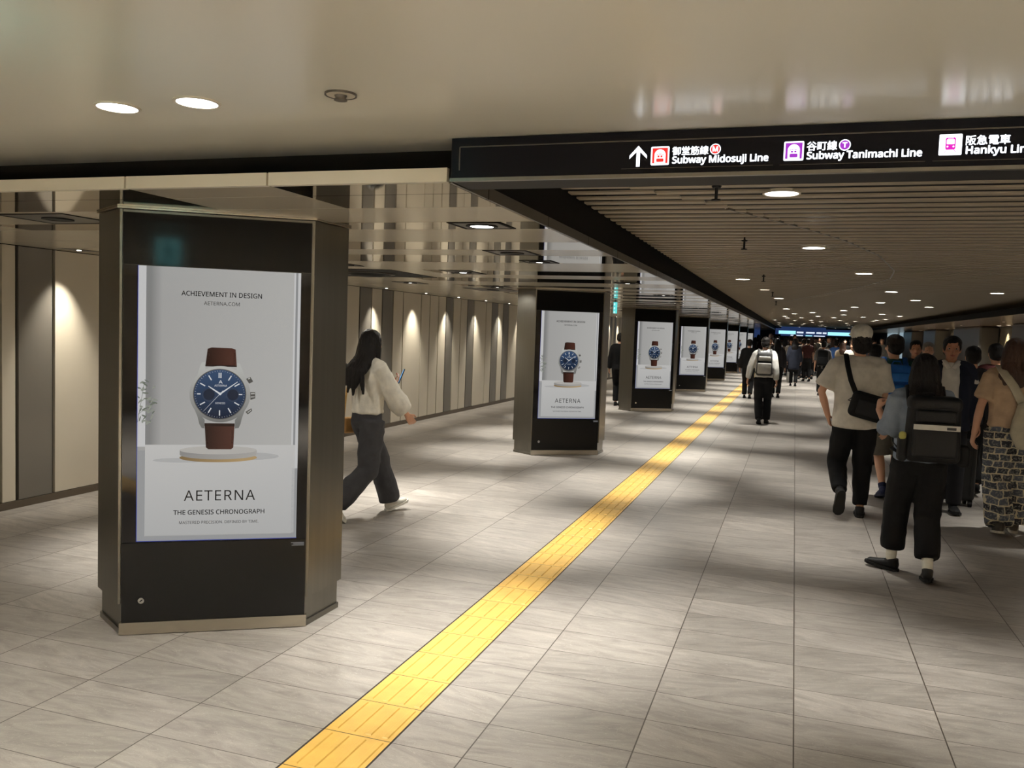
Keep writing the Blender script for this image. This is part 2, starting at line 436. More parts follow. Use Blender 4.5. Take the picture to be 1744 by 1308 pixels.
for ya, yb in zip(ys, ys[1:]):
    xa, xb = seam(ya), seam(yb)
    v = [sm_.verts.new(p) for p in ((xa, ya, SZ-.012), (xa+.014, ya, SZ-.012), (xb+.014, yb, SZ-.012), (xb, yb, SZ-.012), (xa, ya, SZ), (xa+.014, ya, SZ), (xb+.014, yb, SZ), (xb, yb, SZ))]
    for f in ((0, 3, 2, 1), (4, 5, 6, 7), (0, 1, 5, 4), (1, 2, 6, 5), (2, 3, 7, 6), (3, 0, 4, 7)): sm_.faces.new([v[i] for i in f])
obj('seam_strip', sm_, M['beam'], ce)
obj('lower_slats', bl, M['slat'], ce); obj('slats', br, M['slat'], ce)

# right side: black edge, cream soffit, wall with pillars and lit niches
struct(obj('trim_5', bx(3.40, 3.44, 3.12, YE, CZ, CZ+.105), M['black_gap']))
M['soffit'] = mat('tan_gloss_soffit', srgb(160, 132, 102), .22, metal=.45)
struct(obj('ceiling_right', bx(3.44, ROOM_X1, 3.12, YE, CZ+.002, CZ+.10), M['soffit']))
wr = struct(obj('wall_right', bx(ROOM_X1, ROOM_X1+.15, ROOM_Y0, YE, 0, 2.62), M['panel_beige']))
M['niche'] = mat('bronze_niche_panel', srgb(190, 176, 148), .2, metal=.7)
M['pillar'] = mat('grey_pillar', srgb(92, 88, 82), .35, metal=.4)
M['pale_blue'] = lit('pale_blue_lightbox', (.42, .55, .62), .55)
for a, b, dx in ((26.2, 30.3, .5), (34.0, 37.0, .5), (40.6, 43.6, .5), (20.0, 22.6, .5), (15, 17, .4)):
    obj('pillar', rbox((dx, b-a, CZ), .05, 2, (ROOM_X1-dx/2, (a+b)/2, CZ/2)), M['pillar'], wr)
for a, b in ((23.0, 25.9), (30.6, 33.8), (37.2, 40.4), (17.4, 19.6)):
    obj('niche_panel', bx(ROOM_X1-.06, ROOM_X1-.01, a, b, .1, CZ-.02), M['niche'], wr)
for a, b in ((44.2, 47.0), (50.6, 53.0)):
    o = obj('lightbox', bx(ROOM_X1-.3, ROOM_X1-.01, a, b, .3, CZ-.02), M['pale_blue'], wr); o['label'] = 'pale blue lightbox panel'
struct(obj('baseboard_right', bx(ROOM_X1-.01, ROOM_X1+.01, ROOM_Y0, YE, 0, .09), M['base_brown']))
struct(obj('wall_far', bx(ROOM_X0, ROOM_X1, YE, YE+.2, 0, 2.7), mat('far_wall', srgb(150, 138, 118), .5)))
struct(obj('wall_back', bx(ROOM_X0, ROOM_X1, ROOM_Y0-.2, ROOM_Y0, 0, 2.7), mat('lobby_wall', srgb(196, 186, 168), .5)))

# ================================================================== lamps
def spot(parent, loc, power, angle=120, blend=.7, col=WARM, r=.045, aim=None):
    l = bpy.data.lights.new('lamp', 'SPOT'); l.energy = power*12; l.spot_size = R(angle); l.spot_blend = blend
    l.color = col; l.shadow_soft_size = r
    o = bpy.data.objects.new('lamp', l); C.objects.link(o); o.parent = parent; o.location = loc
    if aim: o.rotation_euler = Vector(aim).to_track_quat('-Z', 'Y').to_euler()
    return o
def ceiling_disc(x, y, z, r, label, group=None, power=0.0, angle=110, blend=.6, lens='lens', cat='downlight', name='downlight', ringw=.012):
    t = thing(name, label, cat, (x, y, z), 0, group)
    bm = bmesh.new(); annulus(bm, 0, 0, -.004, .012, r, r+ringw); obj('trim_ring', bm, M['white_ring'], t)
    bm = bmesh.new(); disc(bm, 0, 0, -.001, .008, r*.99); obj('lens', bm, M[lens], t)
    if power: spot(t, (0, 0, -.02), power, angle, blend)
    return t
# hall lights in the slats
HALL = [(-.11, 4.70), (.10, 7.29), (.67, 10.02), (-.68, 11.27), (1.33, 13.93), (1.98, 16.54), (2.71, 13.78), (1.52, 17.81), (-.33, 16.48), (1.22, 20.49), (-.26, 22.81), (1.12, 22.98), (.42, 25.36), (1.31, 26.76),
        (-.07, 26.99), (-.38, 30.38), (.16, 31.73), (.65, 29.18), (1.19, 30.42), (1.97, 28.68), (2.21, 25.21), (2.81, 26.65), (2.81, 30.73), (2.67, 32.31), (.68, 39.43), (-.24, 45.63), (2.08, 39.66)]
random.seed(5)
far = []
while len(far) < 22:
    p = (random.uniform(-.9, 3.1), random.uniform(31, 58))
    if all((p[0]-q[0])**2+((p[1]-q[1])*.4)**2 > .35 for q in HALL+far): far.append(p)
NEARL = ['round downlight in the slats just behind the hanging sign', 'round downlight in the slats, second back from the hanging sign', 'round downlight beside the curved seam in the slats',
         'small round downlight in the slats nearest the black ceiling edge', 'round downlight past the curved seam, in the middle of the slats', 'round downlight further down the slats, right of the seam',
         'round downlight furthest to the right in the slats', 'smaller round downlight behind the middle one in the slats', 'small faint downlight by the line of sprinkler stems']
for i, (x, y) in enumerate(HALL+far):
    lo = seam(y) is not None and x < seam(y)
    z = SZ-.021 if lo else SZ-.001
    if i < 9: ceiling_disc(x, y, z, .085, NEARL[i], None, P_HALL, 62, .9)
    else: ceiling_disc(x, y, z, .085, 'one of the many small round downlights far down the slatted ceiling', 'downlights far down the slatted ceiling', P_HALL if y < 48 else 0, 80, .8)
# lights of the hall that the hanging sign or the frame hides
for x, y in ((1.45, 4.2), (2.6, 5.6), (2.3, 8.6), (-.5, 13.9), (2.6, 19.5), (2.6, 10.9)):
    ceiling_disc(x, y, SZ-.001, .085, 'round downlight of the slatted ceiling hidden by the hanging sign', 'hidden hall downlights', P_HALL*.8, 62, .9)

# aisle fittings: dark square trays with a round lamp
def tray(x, y, sx, sy, label, on=True, power=0.0, group=None, dome=False, lr=.062):
    t = thing('recessed_downlight' if not dome else 'ceiling_speaker', label, 'downlight' if not dome else 'ceiling fitting', (x, y, CZ), 0, group)
    bm = bmesh.new()
    box(bm, -sx/2, sx/2, -sy/2, sy/2, -.0015, .008)
    obj('tray', bm, M['dark_recess' if not dome else 'black_mat'], t)
    bm = bmesh.new()
    for a in ((-sx/2, -sx/2+.02, -sy/2, sy/2), (sx/2-.02, sx/2, -sy/2, sy/2), (-sx/2, sx/2, -sy/2, -sy/2+.02), (-sx/2, sx/2, sy/2-.02, sy/2)): box(bm, *a, -.003, .002)
    obj('frame', bm, M['black_gap'], t)
    if dome:
        bm = bmesh.new(); disc(bm, 0, 0, -.035, .0, .15, .24); obj('dome', bm, M['black_mat'], t)
        bm = bmesh.new(); annulus(bm, 0, 0, -.012, 0, .25, .29); obj('ring', bm, M['dark_recess'], t)
    else:
        bm = bmesh.new(); annulus(bm, 0, 0, -.008, .0, lr, .085); obj('trim_ring', bm, M['black_mat'], t)
        bm = bmesh.new(); disc(bm, 0, 0, -.006, -.001, lr); obj('lens', bm, M['lens' if on else 'black_mat'], t)
        if power:
            spot(t, (0, 0, -.03), power, 64, .9); spot(t, (0, 0, -.035), power*.10, 165, .5)  # second, very wide spot added as spill to brighten the walls
    return t
tray(-1.595, 4.205, .29, .27, 'lit downlight in a dark square tray by the aisle ceiling edge', True, P_AISLE)
tray(-1.93, 5.71, .32, .36, 'unlit dark square tray in the aisle ceiling behind the lit one', False, 0)
tray(-3.12, 7.75, .30, .52, 'lit downlight in a dark tray above the aisle beyond the first column', True, P_AISLE, None, False, .04)
tray(-4.35, 8.1, 1.1, 1.15, 'large black square ceiling fitting with a round dome', False, 0, None, True)
tray(-3.72, 10.45, .3, .42, 'lit downlight in a dark tray behind the large black fitting', True, P_AISLE, None, False, .03)
tray(-4.05, 11.2, .6, .8, 'long dark tray in the aisle ceiling near the second column', False, 0)
tray(-4.05, 3.82, .5, .42, 'dark square hatch in the ceiling left of the first column', False, 0)
tray(-4.66, 9.8, .3, .45, 'small dark tray in the aisle ceiling near the wall', True, 0, None, False, .03)
for y in (6.45, 9.1, 11.75, 14.4, 17.05, 19.7, 22.35, 25.0, 27.65, 30.3, 32.95, 35.6, 38.25):
    tray(-1.75 if int(y) % 2 else -1.95, y, .26, .26, 'lit downlight in a square tray along the edge of the aisle ceiling', True, P_AISLE, 'edge tray downlights', False, .03)
for y in (4.9, 7.0, 12.6, 15.2, 17.9, 20.5, 23.2, 25.9, 28.5):  # row added for more light on the aisle floor
    tray(-4.0, y, .26, .26, 'added downlight in a square tray over the middle of the aisle', True, P_AISLE, 'added aisle tray downlights', False, .03)
# wall washers
for k in range(-3, 26):
    y = 11.463+1.434*(k-1)
    if y < 3: continue
    t = thing('wall_washer', 'slim recessed spotlight washing the panelled wall', 'wall washer', (WX+.24, y, CZ), 0, 'wall washers along the panelled wall')
    bm = bmesh.new(); box(bm, -.09, .09, -.15, .15, -.002, .006); obj('tray', bm, M['dark_recess'], t)
    bm = bmesh.new(); disc(bm, 0, 0, -.005, .0, .018); obj('lens', bm, M['lens_wash'], t)
    spot(t, (0, 0, -.02), P_WASH, 62, 1.0, (1, .93, .8), .02, (-.22, 0, -1))
# right-hand niche lights
for y in (18.5, 24.0, 25.0, 31.4, 33.0, 38.2, 39.6):
    t = ceiling_disc(ROOM_X1-.28, y, CZ+.001, .05, 'small spotlight over the bronze niches of the far wall', 'niche spotlights', 0)
    spot(t, (0, 0, -.03), P_RIGHT, 80, .9, (1, .88, .66), .02, (.3, 0, -1))
for y in (6, 9.5, 13, 17, 21, 26, 32, 38):  # added lamps for the right aisle, lenses tiny to stay out of sight
    ceiling_disc(4.3, y, CZ+.001, .016, 'tiny added downlight in the tan soffit over the right hand aisle', 'added right aisle downlights', P_AISLE*.35, 110, .7)
# lobby lights
ceiling_disc(-2.185, 2.30, LZ-.001, .064, 'left one of two bright downlights in the cream lobby ceiling', None, P_LOBBY*.07, 120, .8, ringw=.01)
ceiling_disc(-1.865, 2.30, LZ-.001, .064, 'right one of two bright downlights in the cream lobby ceiling', None, P_LOBBY*.07, 120, .8, ringw=.01)
for x, y in ((-4.4, -1.9), (-4.1, -1.9), (-.9, -2.2), (-.6, -2.2), (2.4, -2.0), (2.7, -2.0), (4.2, .6), (4.5, .6), (-2.3, -4.4), (1.2, -4.4), (4.4, -4.2)):  # unseen lamps added so floor bounce brightens the lobby ceiling
    ceiling_disc(x, y, LZ-.001, .064, 'unseen downlight added in the lobby ceiling behind the viewer', 'added lobby downlights', P_LOBBY, 100, .8)
# sprinklers
t = thing('ceiling_sprinkler', 'round sprinkler head set in the cream lobby ceiling', 'sprinkler', (-1.345, 2.305, LZ))
bm = bmesh.new(); disc(bm, 0, 0, -.005, .003, .043, .046); obj('plate', bm, M['white_ring'], t)
bm = bmesh.new(); annulus(bm, 0, 0, -.006, .003, .045, .049); obj('rim', bm, M['beam'], t)
bm = bmesh.new(); disc(bm, 0, 0, -.016, -.004, .014, .02); disc(bm, 0, 0, -.02, -.016, .02, .02); obj('nozzle', bm, M['dark_recess'], t)
for (x, y), lb in zip(((-.41, 4.33), (-.41, 6.75), (-.40, 10.6), (-.39, 14.4), (-.41, 18.0)), ('sprinkler stem hanging from the slats nearest the sign', 'second sprinkler stem hanging down from the slats', 'third sprinkler stem hanging from the slats', 'fourth small sprinkler stem along the slats', 'smallest and furthest sprinkler stem under the slats')):
    t = thing('sprinkler_head', lb, 'sprinkler', (x, y, SZ-.02))
    bm = bmesh.new(); disc(bm, 0, 0, -.065, .08, .008, .008, 10); disc(bm, 0, 0, -.010, 0, .02, .025, 12); obj('stem', bm, M['black_mat'], t)
    bm = bmesh.new(); disc(bm, 0, 0, -.072, -.066, .024, .024, 12); obj('deflector', bm, M['black_mat'], t)

# ================================================================== hanging sign
M['sign_white'] = lit('sign_white', (.90, .94, 1.0), 1.9)
M['sign_red'] = lit('sign_red', srgb(238, 50, 44), 1.2)
M['sign_purple'] = lit('sign_purple', srgb(160, 50, 190), 1.15)
M['sign_magenta'] = lit('sign_magenta', srgb(222, 30, 185), 1.15)
M['sign_black'] = mat('sign_black_face', (.006, .006, .008), .2, spec=.06)
SY = 2.915
sg = thing('direction_sign', 'long black illuminated direction sign hanging under the lobby ceiling', 'sign', (0, 0, 0))
SXR = 3.0
obj('housing', bx(-1.236, SXR, SY+.004, SY+.20, CZ, LZ-.002), M['black_mat'], sg)
face = obj('sign_face', bx(-1.232, SXR, SY, SY+.004, CZ+.004, LZ-.004), M['sign_black'], sg)
bm = bmesh.new(); box(bm, -1.236, SXR, SY-.008, SY+.012, CZ-.004, CZ+.008); obj('bottom_rail', bm, M['steel'], sg)
bm = bmesh.new()
box(bm, -1.2, SXR, SY-.0035, SY, 2.2935, 2.297); box(bm, -1.203, -1.199, SY-.0035, SY, 2.212, 2.295)
for a, b in ((-.60, -.10), (-.08, .35), (.37, .85)): box(bm, a, b, SY-.0015, SY, 2.2015, 2.2027)
obj('trim_line', bm, M['beam'], sg)
def part2d(name, shapes, m, parent, y):
    bm = bmesh.new()
    for s in shapes: flat(bm, s, y)
    return obj(name, bm, m, parent)
yy = SY-.001
part2d('arrow', [bar((-.5435, 2.208), (-.5435, 2.262), .0062), [(-.5435, 2.2785), (-.5735, 2.246), (-.5735, 2.2345), (-.5435, 2.264)], [(-.5435, 2.2785), (-.5135, 2.246), (-.5135, 2.2345), (-.5435, 2.264)]], M['sign_white'], face, yy)
def train_icon(x0, z0, s, m):
    part2d('icon_plate', [rrect(x0, x0+s, z0, z0+s, s*.07)], M['sign_white'], face, yy)
    # coloured ground with the tunnel mouth cut into it
    sh = [[(x0+s*a, z0+s*b) for a, b in p] for p in (((.08, .1), (.2, .1), (.2, .92), (.08, .92)), ((.8, .1), (.92, .1), (.92, .92), (.8, .92)))]
    arch = ell(x0+s*.5, z0+s*.52, s*.31, s*.33, 16, 0, 180)
    sh += [[p, q, (q[0], z0+s*.92), (p[0], z0+s*.92)] for p, q in zip(arch, arch[1:])]
    part2d('icon_ground', sh, m, face, yy-.0004)
    part2d('icon_train', [rrect(x0+s*.3, x0+s*.70, z0+s*.17, z0+s*.36, s*.05), rrect(x0+s*.36, x0+s*.47, z0+s*.42, z0+s*.52, s*.02), rrect(x0+s*.53, x0+s*.64, z0+s*.42, z0+s*.52, s*.02)] +
           [bar((x0+s*.30, z0+s*.55), (x0+s*.5, z0+s*.60), s*.015), bar((x0+s*.7, z0+s*.55), (x0+s*.5, z0+s*.60), s*.015)], m, face, yy-.0004)
train_icon(-.5, 2.2115, .062, M['sign_red']); train_icon(-.069, 2.2145, .0615, M['sign_purple'])
def badge(cx, cz, r, ch, m):
    part2d('badge_rim', [ell(cx, cz, r, r)], M['sign_white'], face, yy)
    part2d('badge', [ell(cx, cz, r*.82, r*.82)], m, face, yy-.0004)
    text(ch, cx-r*(.45 if ch == 'M' else .36), cx+r*(.45 if ch == 'M' else .36), cz-r*.42, M['sign_white'], face, 'badge_letter', yy-.0009, .03, r*.86)
badge(-.2864, 2.2593, .0178, 'M', M['sign_red']); badge(.115, 2.2594, .0176, 'T', M['sign_purple'])
text('御堂筋線', -.4279, -.3088, 2.2455, M['sign_white'], face, 'lettering', yy, .022, None, False)
text('谷町線', .0014, .0918, 2.2475, M['sign_white'], face, 'lettering', yy, .022, None, False)
text('阪急電車', .4596, .5786, 2.2500, M['sign_white'], face, 'lettering', yy, .022, None, False)
text('Subway Midosuji Line', -.4265, -.1166, 2.2165, M['sign_white'], face, 'lettering', yy, .026, .0232)
text('Subway Tanimachi Line', .0031, .3389, 2.2185, M['sign_white'], face, 'lettering', yy, .026, .0232)
text('Hankyu Line', .4614, .640, 2.2215, M['sign_white'], face, 'lettering', yy, .026, .0232)
x0, z0, s = .3856, 2.2185, .0635
part2d('icon_plate', [rrect(x0, x0+s, z0, z0+s, s*.05)], M['sign_white'], face, yy)
P = lambda *q: [(x0+s*a, z0+s*b) for a, b in q]
part2d('icon_train', [rrect(x0+s*.28, x0+s*.72, z0+s*.26, z0+s*.84, s*.08), bar(*P((.36, .28), (.24, .12)), s*.012), bar(*P((.64, .28), (.76, .12)), s*.012)], M['sign_magenta'], face, yy-.0004)
part2d('icon_window', [rrect(x0+s*.33, x0+s*.67, z0+s*.52, z0+s*.75, s*.03), ell(x0+s*.37, z0+s*.41, s*.04, s*.04, 12), ell(x0+s*.63, z0+s*.41, s*.04, s*.04, 12), rrect(x0+s*.38, x0+s*.62, z0+s*.79, z0+s*.815, s*.01)], M['sign_white'], face, yy-.0009)

# far signs at the end of the hall
M['far_cyan'] = lit('far_sign_cyan', (.35, .80, .98), 1.25); M['far_white'] = lit('far_sign_white', (.75, .85, 1), 1.0); M['far_navy'] = lit('far_sign_navy', (.02, .04, .12), .8)
fs = thing('far_direction_sign', 'dark illuminated sign board spanning the far end of the hall', 'sign', (0, 55, 0))
obj('housing', bx(-1.2, 4.0, 0, .2, 1.9, CZ+.1), M['far_navy'], fs)
for a, b, m in ((-1.0, 0, 'far_cyan'), (1.85, 3.2, 'far_cyan'), (.06, .45, 'far_white'), (.6, 1.1, 'far_white'), (1.2, 1.5, 'far_white'), (1.56, 1.78, 'far_white'), (3.25, 3.7, 'far_white')):
    z0, z1 = ((1.93, 2.13) if m == 'far_cyan' else (2.0, 2.1))
    obj('lit_panel', bx(a, b, -.02, 0, z0, z1), M[m], fs)
f2 = thing('low_sign_board', 'lower pale lit sign board behind the far hanging sign', 'sign', (0, 57, 0))
obj('housing', bx(-.9, 1.8, 0, .15, 1.82, SZ+.05), M['far_navy'], f2)
for a, b in ((-.3, .45), (.6, 1.0), (1.1, 1.75)): obj('lit_panel', bx(a, b, -.02, 0, 1.84, 1.9), M['far_cyan' if a == .6 else 'far_white'], f2)
f3 = thing('small_screen', 'small pale blue screen near the far left end of the hall', 'screen', (-3.2, 60, 0))
obj('frame', bx(-.9, .9, 0, .1, 1.3, CZ), M['far_navy'], f3); obj('display', bx(-.4, .5, -.02, 0, 1.4, 1.85), M['far_white'], f3)
# exit signs
M['exit_teal'] = lit('exit_teal', (.10, .62, .60), 1.2); M['exit_pale'] = lit('exit_pale', (.55, .95, .93), 1.1); M['exit_dark'] = lit('exit_dark', (.0, .17, .16), 5)
ex = thing('exit_sign', 'slim teal exit sign hanging under the ceiling past the second column', 'exit sign', (-2.86, 13.9, 0))
obj('housing', bx(-.018, .018, -.07, .07, 1.955, 2.14), M['exit_teal'], ex)
bm = bmesh.new()
for z in (1.955, 2.02, 2.085): box(bm, -.012, .012, -.073, -.07, z, z+.035)
obj('pictogram', bm, M['exit_pale'], ex)
obj('bracket', bx(-.01, .01, -.02, .02, 2.14, CZ), M['steel'], ex)
ex = thing('exit_lightbox', 'pale teal exit sign with a running figure, mirrored in the first column', 'exit sign', (-1.94, 1.17, 0), R(25+180))
obj('housing', bx(-.095, .095, 0, .05, 2.03, 2.25), M['black_mat'], ex)
fc = obj('lit_face', bx(-.09, .09, -.004, 0, 2.035, 2.245), lit('exit_face', (.22, .62, .62), 16.0), ex)
bm = bmesh.new()
flat(bm, ell(.012, 2.205, .016, .016, 14), -.006)
for a, b, wd in (((.01, 2.185), (.0, 2.125), .016), ((.0, 2.125), (.035, 2.085), .011), ((.035, 2.085), (.03, 2.045), .009), ((0, 2.125), (-.03, 2.09), .011), ((-.03, 2.09), (-.065, 2.085), .009), ((.01, 2.18), (.05, 2.15), .008), ((.005, 2.18), (-.035, 2.165), .008), ((-.035, 2.165), (-.05, 2.13), .008)): flat(bm, bar(a, b, wd), -.006)
obj('pictogram', bm, M['exit_dark'], fc)
obj('bracket', bx(-.01, .01, .015, .035, 2.25, LZ), M['black_mat'], ex)

# ================================================================== advertising columns
A33 = R(32.6)
HEX = [(0, 0), (.943, 0), (1.1316, .295), (.9716, .612), (.0286, .612), (-.16, .317)]
G = lambda v: srgb(v, v, v)
M['art_wall'] = grad('art_grey_wall', srgb(160, 159, 157), srgb(176, 175, 172), 0, .1, .86)
M['art_light'] = lit('art_pale_strip', srgb(196, 196, 196)); M['art_shadow'] = grad('art_strip_shadow', srgb(128, 128, 127), srgb(162, 161, 159), 0, .145, .20)
M['art_floor'] = grad('art_pale_floor', srgb(176, 176, 175), srgb(190, 189, 187), 2, .5, .98)
M['art_floor2'] = lit('art_grey_floor', srgb(150, 151, 152)); M['art_edge'] = lit('art_edge_grey', srgb(140, 141, 142)); M['art_line'] = lit('art_line_grey', srgb(118, 118, 118))
M['art_blue'] = lit('screen_edge_blue', srgb(40, 60, 160), .8)
M['strap'] = grad('art_brown_leather', srgb(40, 23, 18), srgb(74, 44, 36), 0, .41, .53); M['strap_dark'] = lit('art_dark_stitch', srgb(38, 22, 18))
M['case'] = grad('art_steel', srgb(112, 112, 109), srgb(178, 178, 174), 2, 1.10, 1.38); M['case_dk'] = lit('art_steel_dark', srgb(84, 82, 78)); M['case_lt'] = lit('art_steel_light', srgb(170, 169, 165))
M['dial'] = grad('art_blue_dial', srgb(18, 30, 50), srgb(54, 76, 108), 2, 1.13, 1.37); M['dial2'] = lit('art_subdial', srgb(44, 58, 80)); M['dial3'] = lit('art_subdial_dark', srgb(26, 36, 54))
M['hand'] = lit('art_hand', srgb(206, 208, 210)); M['pod_top'] = lit('art_podium_top', srgb(176, 173, 168)); M['pod_side'] = grad('art_podium_side', srgb(140, 138, 135), srgb(168, 165, 160), 0, .3, .68)
M['gold'] = grad('art_gold', srgb(128, 106, 72), srgb(172, 146, 104), 0, .3, .6); M['shade'] = lit('art_soft_shade', srgb(170, 170, 169)); M['leaf'] = lit('art_leaf', srgb(104, 110, 100)); M['leaf2'] = lit('art_leaf_pale', srgb(138, 142, 132))
M['ink'] = lit('art_ink', srgb(18, 18, 18)); M['ink2'] = lit('art_small_print', srgb(150, 150, 150), .8)

def make_column():
    t = thing('advertising_column', 'nearest six-sided steel column with a large watch advertisement screen', 'column', (-3.202, 3.391, 0), A33)
    cx, cy = .4858, .306
    def off(d, keep_front=True):
        out = []
        for x, y in HEX:
            l = math.hypot(x-cx, y-cy); out.append((x-(x-cx)/l*d, y-(y-cy)/l*d))
        return out
    # steel cladding with the front recess for the display
    hx = [(0, .0), (.012, .0), (.012, .018), (.931, .018), (.931, 0), (.943, 0)] + HEX[2:4] + [(.931+.0286, .612), (.95, .594), (.045, .594), (.04, .612), HEX[4], HEX[5]]
    obj('cladding', prism(hx, .165, CZ-.012), M['steel'], t)
    obj('lower_cladding', prism(off(.022), .03, .165), M['steel'], t)
    obj('plinth', prism([(x, y) for x, y in off(.012)], 0, .03), M['steel'], t)
    o = obj('kick_plate', bx(.006, .937, -.004, .03, .004, .066), M['steel_light'], t); o['label'] = 'brushed steel kick plate'
    hx2 = [(x+(x-cx)*.02, y+(y-cy)*.03) for x, y in HEX]
    obj('top_flange', prism(hx2, CZ-.009, CZ-.001), M['steel_light'], t)
    # black door of the display
    bm = bmesh.new(); box(bm, .016, .927, .002, .02, .068, .478); obj('display_panel', bm, M['black_panel'], t)
    obj('header_panel', bx(.016, .927, .002, .02, 1.892, 2.15), M['black_header'], t)
    gl = obj('screen', bx(.016, .927, .0035, .02, .480, 1.890), M['black_glass'], t)
    obj('rear_panel', bx(.046, .948, .594, .612, .07, 2.15), M['black_panel'], t)
    lk = bmesh.new()
    bmesh.ops.create_cone(lk, cap_ends=True, segments=20, radius1=.017, radius2=.015, depth=.006, matrix=Matrix.Translation((.111, -.001, .179)) @ Matrix.Rotation(R(90), 4, 'X'))
    lo = obj('lock', lk, M['chrome'], t)
    bm = bmesh.new(); flat(bm, bar((.105, .174), (.117, .184), .0025), -.0048); obj('keyhole', bm, M['black_mat'], lo)
    bm = bmesh.new()
    for i in range(3): flat(bm, [(.85+.012*i % .02, .462-i*.007), (.918, .462-i*.007), (.918, .459-i*.007), (.85+.012*i % .02, .459-i*.007)], .0012)
    obj('small_print', bm, M['ink2'], t)
    # the picture on the screen: flat shapes a fraction of a millimetre apart
    L = lambda k: .0028-.00035*k
    rect = lambda a, b, c, d: [(a, c), (b, c), (b, d), (a, d)]
    part = lambda n, sh, m, k: part2d(n, sh, M[m], gl, L(k))
    part('picture_edge', [rect(.084, .0875, .486, 1.89), rect(.084, .8775, .4845, .4885)], 'art_blue', 0)
    part('picture_wall', [rect(.087, .876, .488, 1.889)], 'art_wall', 0)
    part('picture_pillar', [rect(.087, .124, .975, 1.889), rect(.842, .851, .93, 1.889), rect(.862, .876, .76, 1.889)], 'art_light', 1)
    part('picture_pillar_shade', [rect(.124, .20, .985, 1.889)], 'art_shadow', 1)
    part('picture_pillar_line', [rect(.851, .862, .86, 1.889), rect(.124, .129, .985, 1.889)], 'art_edge', 1)
    part('picture_floor', [rect(.124, .862, .515, .985)], 'art_floor', 2)
    part('picture_plinth', [rect(.087, .124, .70, .955), rect(.848, .876, .488, .86), rect(.087, .876, .488, .512), rect(.087, .124, .488, .70)], 'art_floor2', 2)
    part('picture_shade', [ell(.62, .925, .16, .02, 30), ell(.30, .905, .14, .012, 30)], 'shade', 3)
    X = lambda x: .484+(x-415)*.00053
    Z = lambda y: 1.25-(y-602)*.000546
    Q = lambda *p: [(X(a), Z(b)) for a, b in p]
    E = lambda a, b, ra, rb, n=40: ell(X(a), Z(b), ra*.00053, rb*.000546, n)
    part('podium_base', [E(405, 1210, 360, 44)], 'gold', 4)
    part('podium_side', [E(405, 1180, 357, 46), Q((48, 1140), (762, 1140), (762, 1180), (48, 1180))], 'pod_side', 5)
    part('podium_top', [E(405, 1138, 357, 40)], 'pod_top', 6)
    part('watch_strap', [Q((292, 178), (330, 166), (515, 168), (550, 180), (563, 345), (272, 345)), Q((272, 882), (550, 882), (541, 1112), (520, 1130), (310, 1130), (287, 1112))], 'strap', 7)
    part('strap_stitching', [Q((303+k*.1, 215+k), (309, 215+k), (309, 225+k), (303, 225+k)) for k in range(0, 100, 16)] + [Q((535, 215+k), (541, 215+k), (541, 225+k), (535, 225+k)) for k in range(0, 100, 16)] +
         [Q((296, 950+k), (302, 950+k), (302, 960+k), (296, 960+k)) for k in range(0, 120, 16)] + [Q((525, 950+k), (531, 950+k), (531, 960+k), (525, 960+k)) for k in range(0, 120, 16)] +
         [Q((272, 330), (563, 330), (563, 345), (272, 345)), Q((272, 882), (550, 882), (550, 910), (272, 910))], 'strap_dark', 8)
    part('watch_lugs', [Q((225, 342), (240, 308), (274, 300), (274, 400), (190, 470)), Q((562, 303), (592, 312), (618, 375), (665, 480), (562, 420)), Q((165, 720), (272, 850), (272, 930), (247, 928), (224, 890), (205, 815)), Q((552, 850), (655, 720), (618, 830), (604, 890), (588, 925), (552, 930))], 'case', 8)
    part('watch_pushers', [Q((650, 455), (690, 435), (718, 480), (680, 500)), Q((692, 580), (738, 580), (740, 640), (694, 655)), Q((650, 770), (705, 735), (712, 760), (672, 795))], 'case_dk', 8)
    part('pusher_shine', [Q((668, 448), (686, 440), (690, 452), (672, 462)), Q((697, 590), (734, 588), (734, 598), (697, 602)), Q((697, 622), (734, 620), (734, 628), (697, 632)), Q((668, 772), (700, 748), (704, 756), (674, 780))], 'case_lt', 9)
    part('watch_case', [E(412, 605, 281, 267, 56)], 'case', 9)
    part('watch_bezel', [E(409, 605, 246, 240, 56)], 'case_dk', 10)
    part('watch_dial', [E(409, 605, 238, 232, 56)], 'dial', 11)
    bm = bmesh.new()
    for k in (310, 530): ring(bm, X(k), Z(610), 66*.00053, 66*.000546, .006, L(12), n=24)
    obj('watch_subdial_rings', bm, M['dial2'], gl)
    part('watch_subdials', [E(310, 610, 52, 52), E(530, 610, 52, 52)], 'dial3', 12)
    ind = []
    for h in range(12):
        a = R(90-30*h); c, s = math.cos(a), math.sin(a)
        r0, r1 = (.66 if h in (1, 2, 4, 5, 6, 7, 8, 10, 11, 0) else .74), .88
        p, q = (X(409)+c*r0*.126, Z(605)+s*r0*.126), (X(409)+c*r1*.126, Z(605)+s*r1*.126)
        if h == 0:
            for d in (-.0045, .0045): ind.append(bar((p[0]+d, p[1]), (q[0]+d, q[1]), .0026))
        else: ind.append(bar(p, q, .0028))
    for k in range(60):
        a = R(6*k); c, s = math.cos(a), math.sin(a)
        ind.append(bar((X(409)+c*.117, Z(605)+s*.117), (X(409)+c*.122, Z(605)+s*.122), .0005))
    part('watch_markers', ind, 'hand', 13)
    part('watch_hands', [bar((X(412), Z(602)), (X(303), Z(530)), .0045, .0018), bar((X(412), Z(602)), (X(572), Z(486)), .004, .0015), bar((X(440), Z(570)), (X(266), Z(762)), .0009, .0006), E(412, 602, 13, 13, 16)], 'hand', 14)
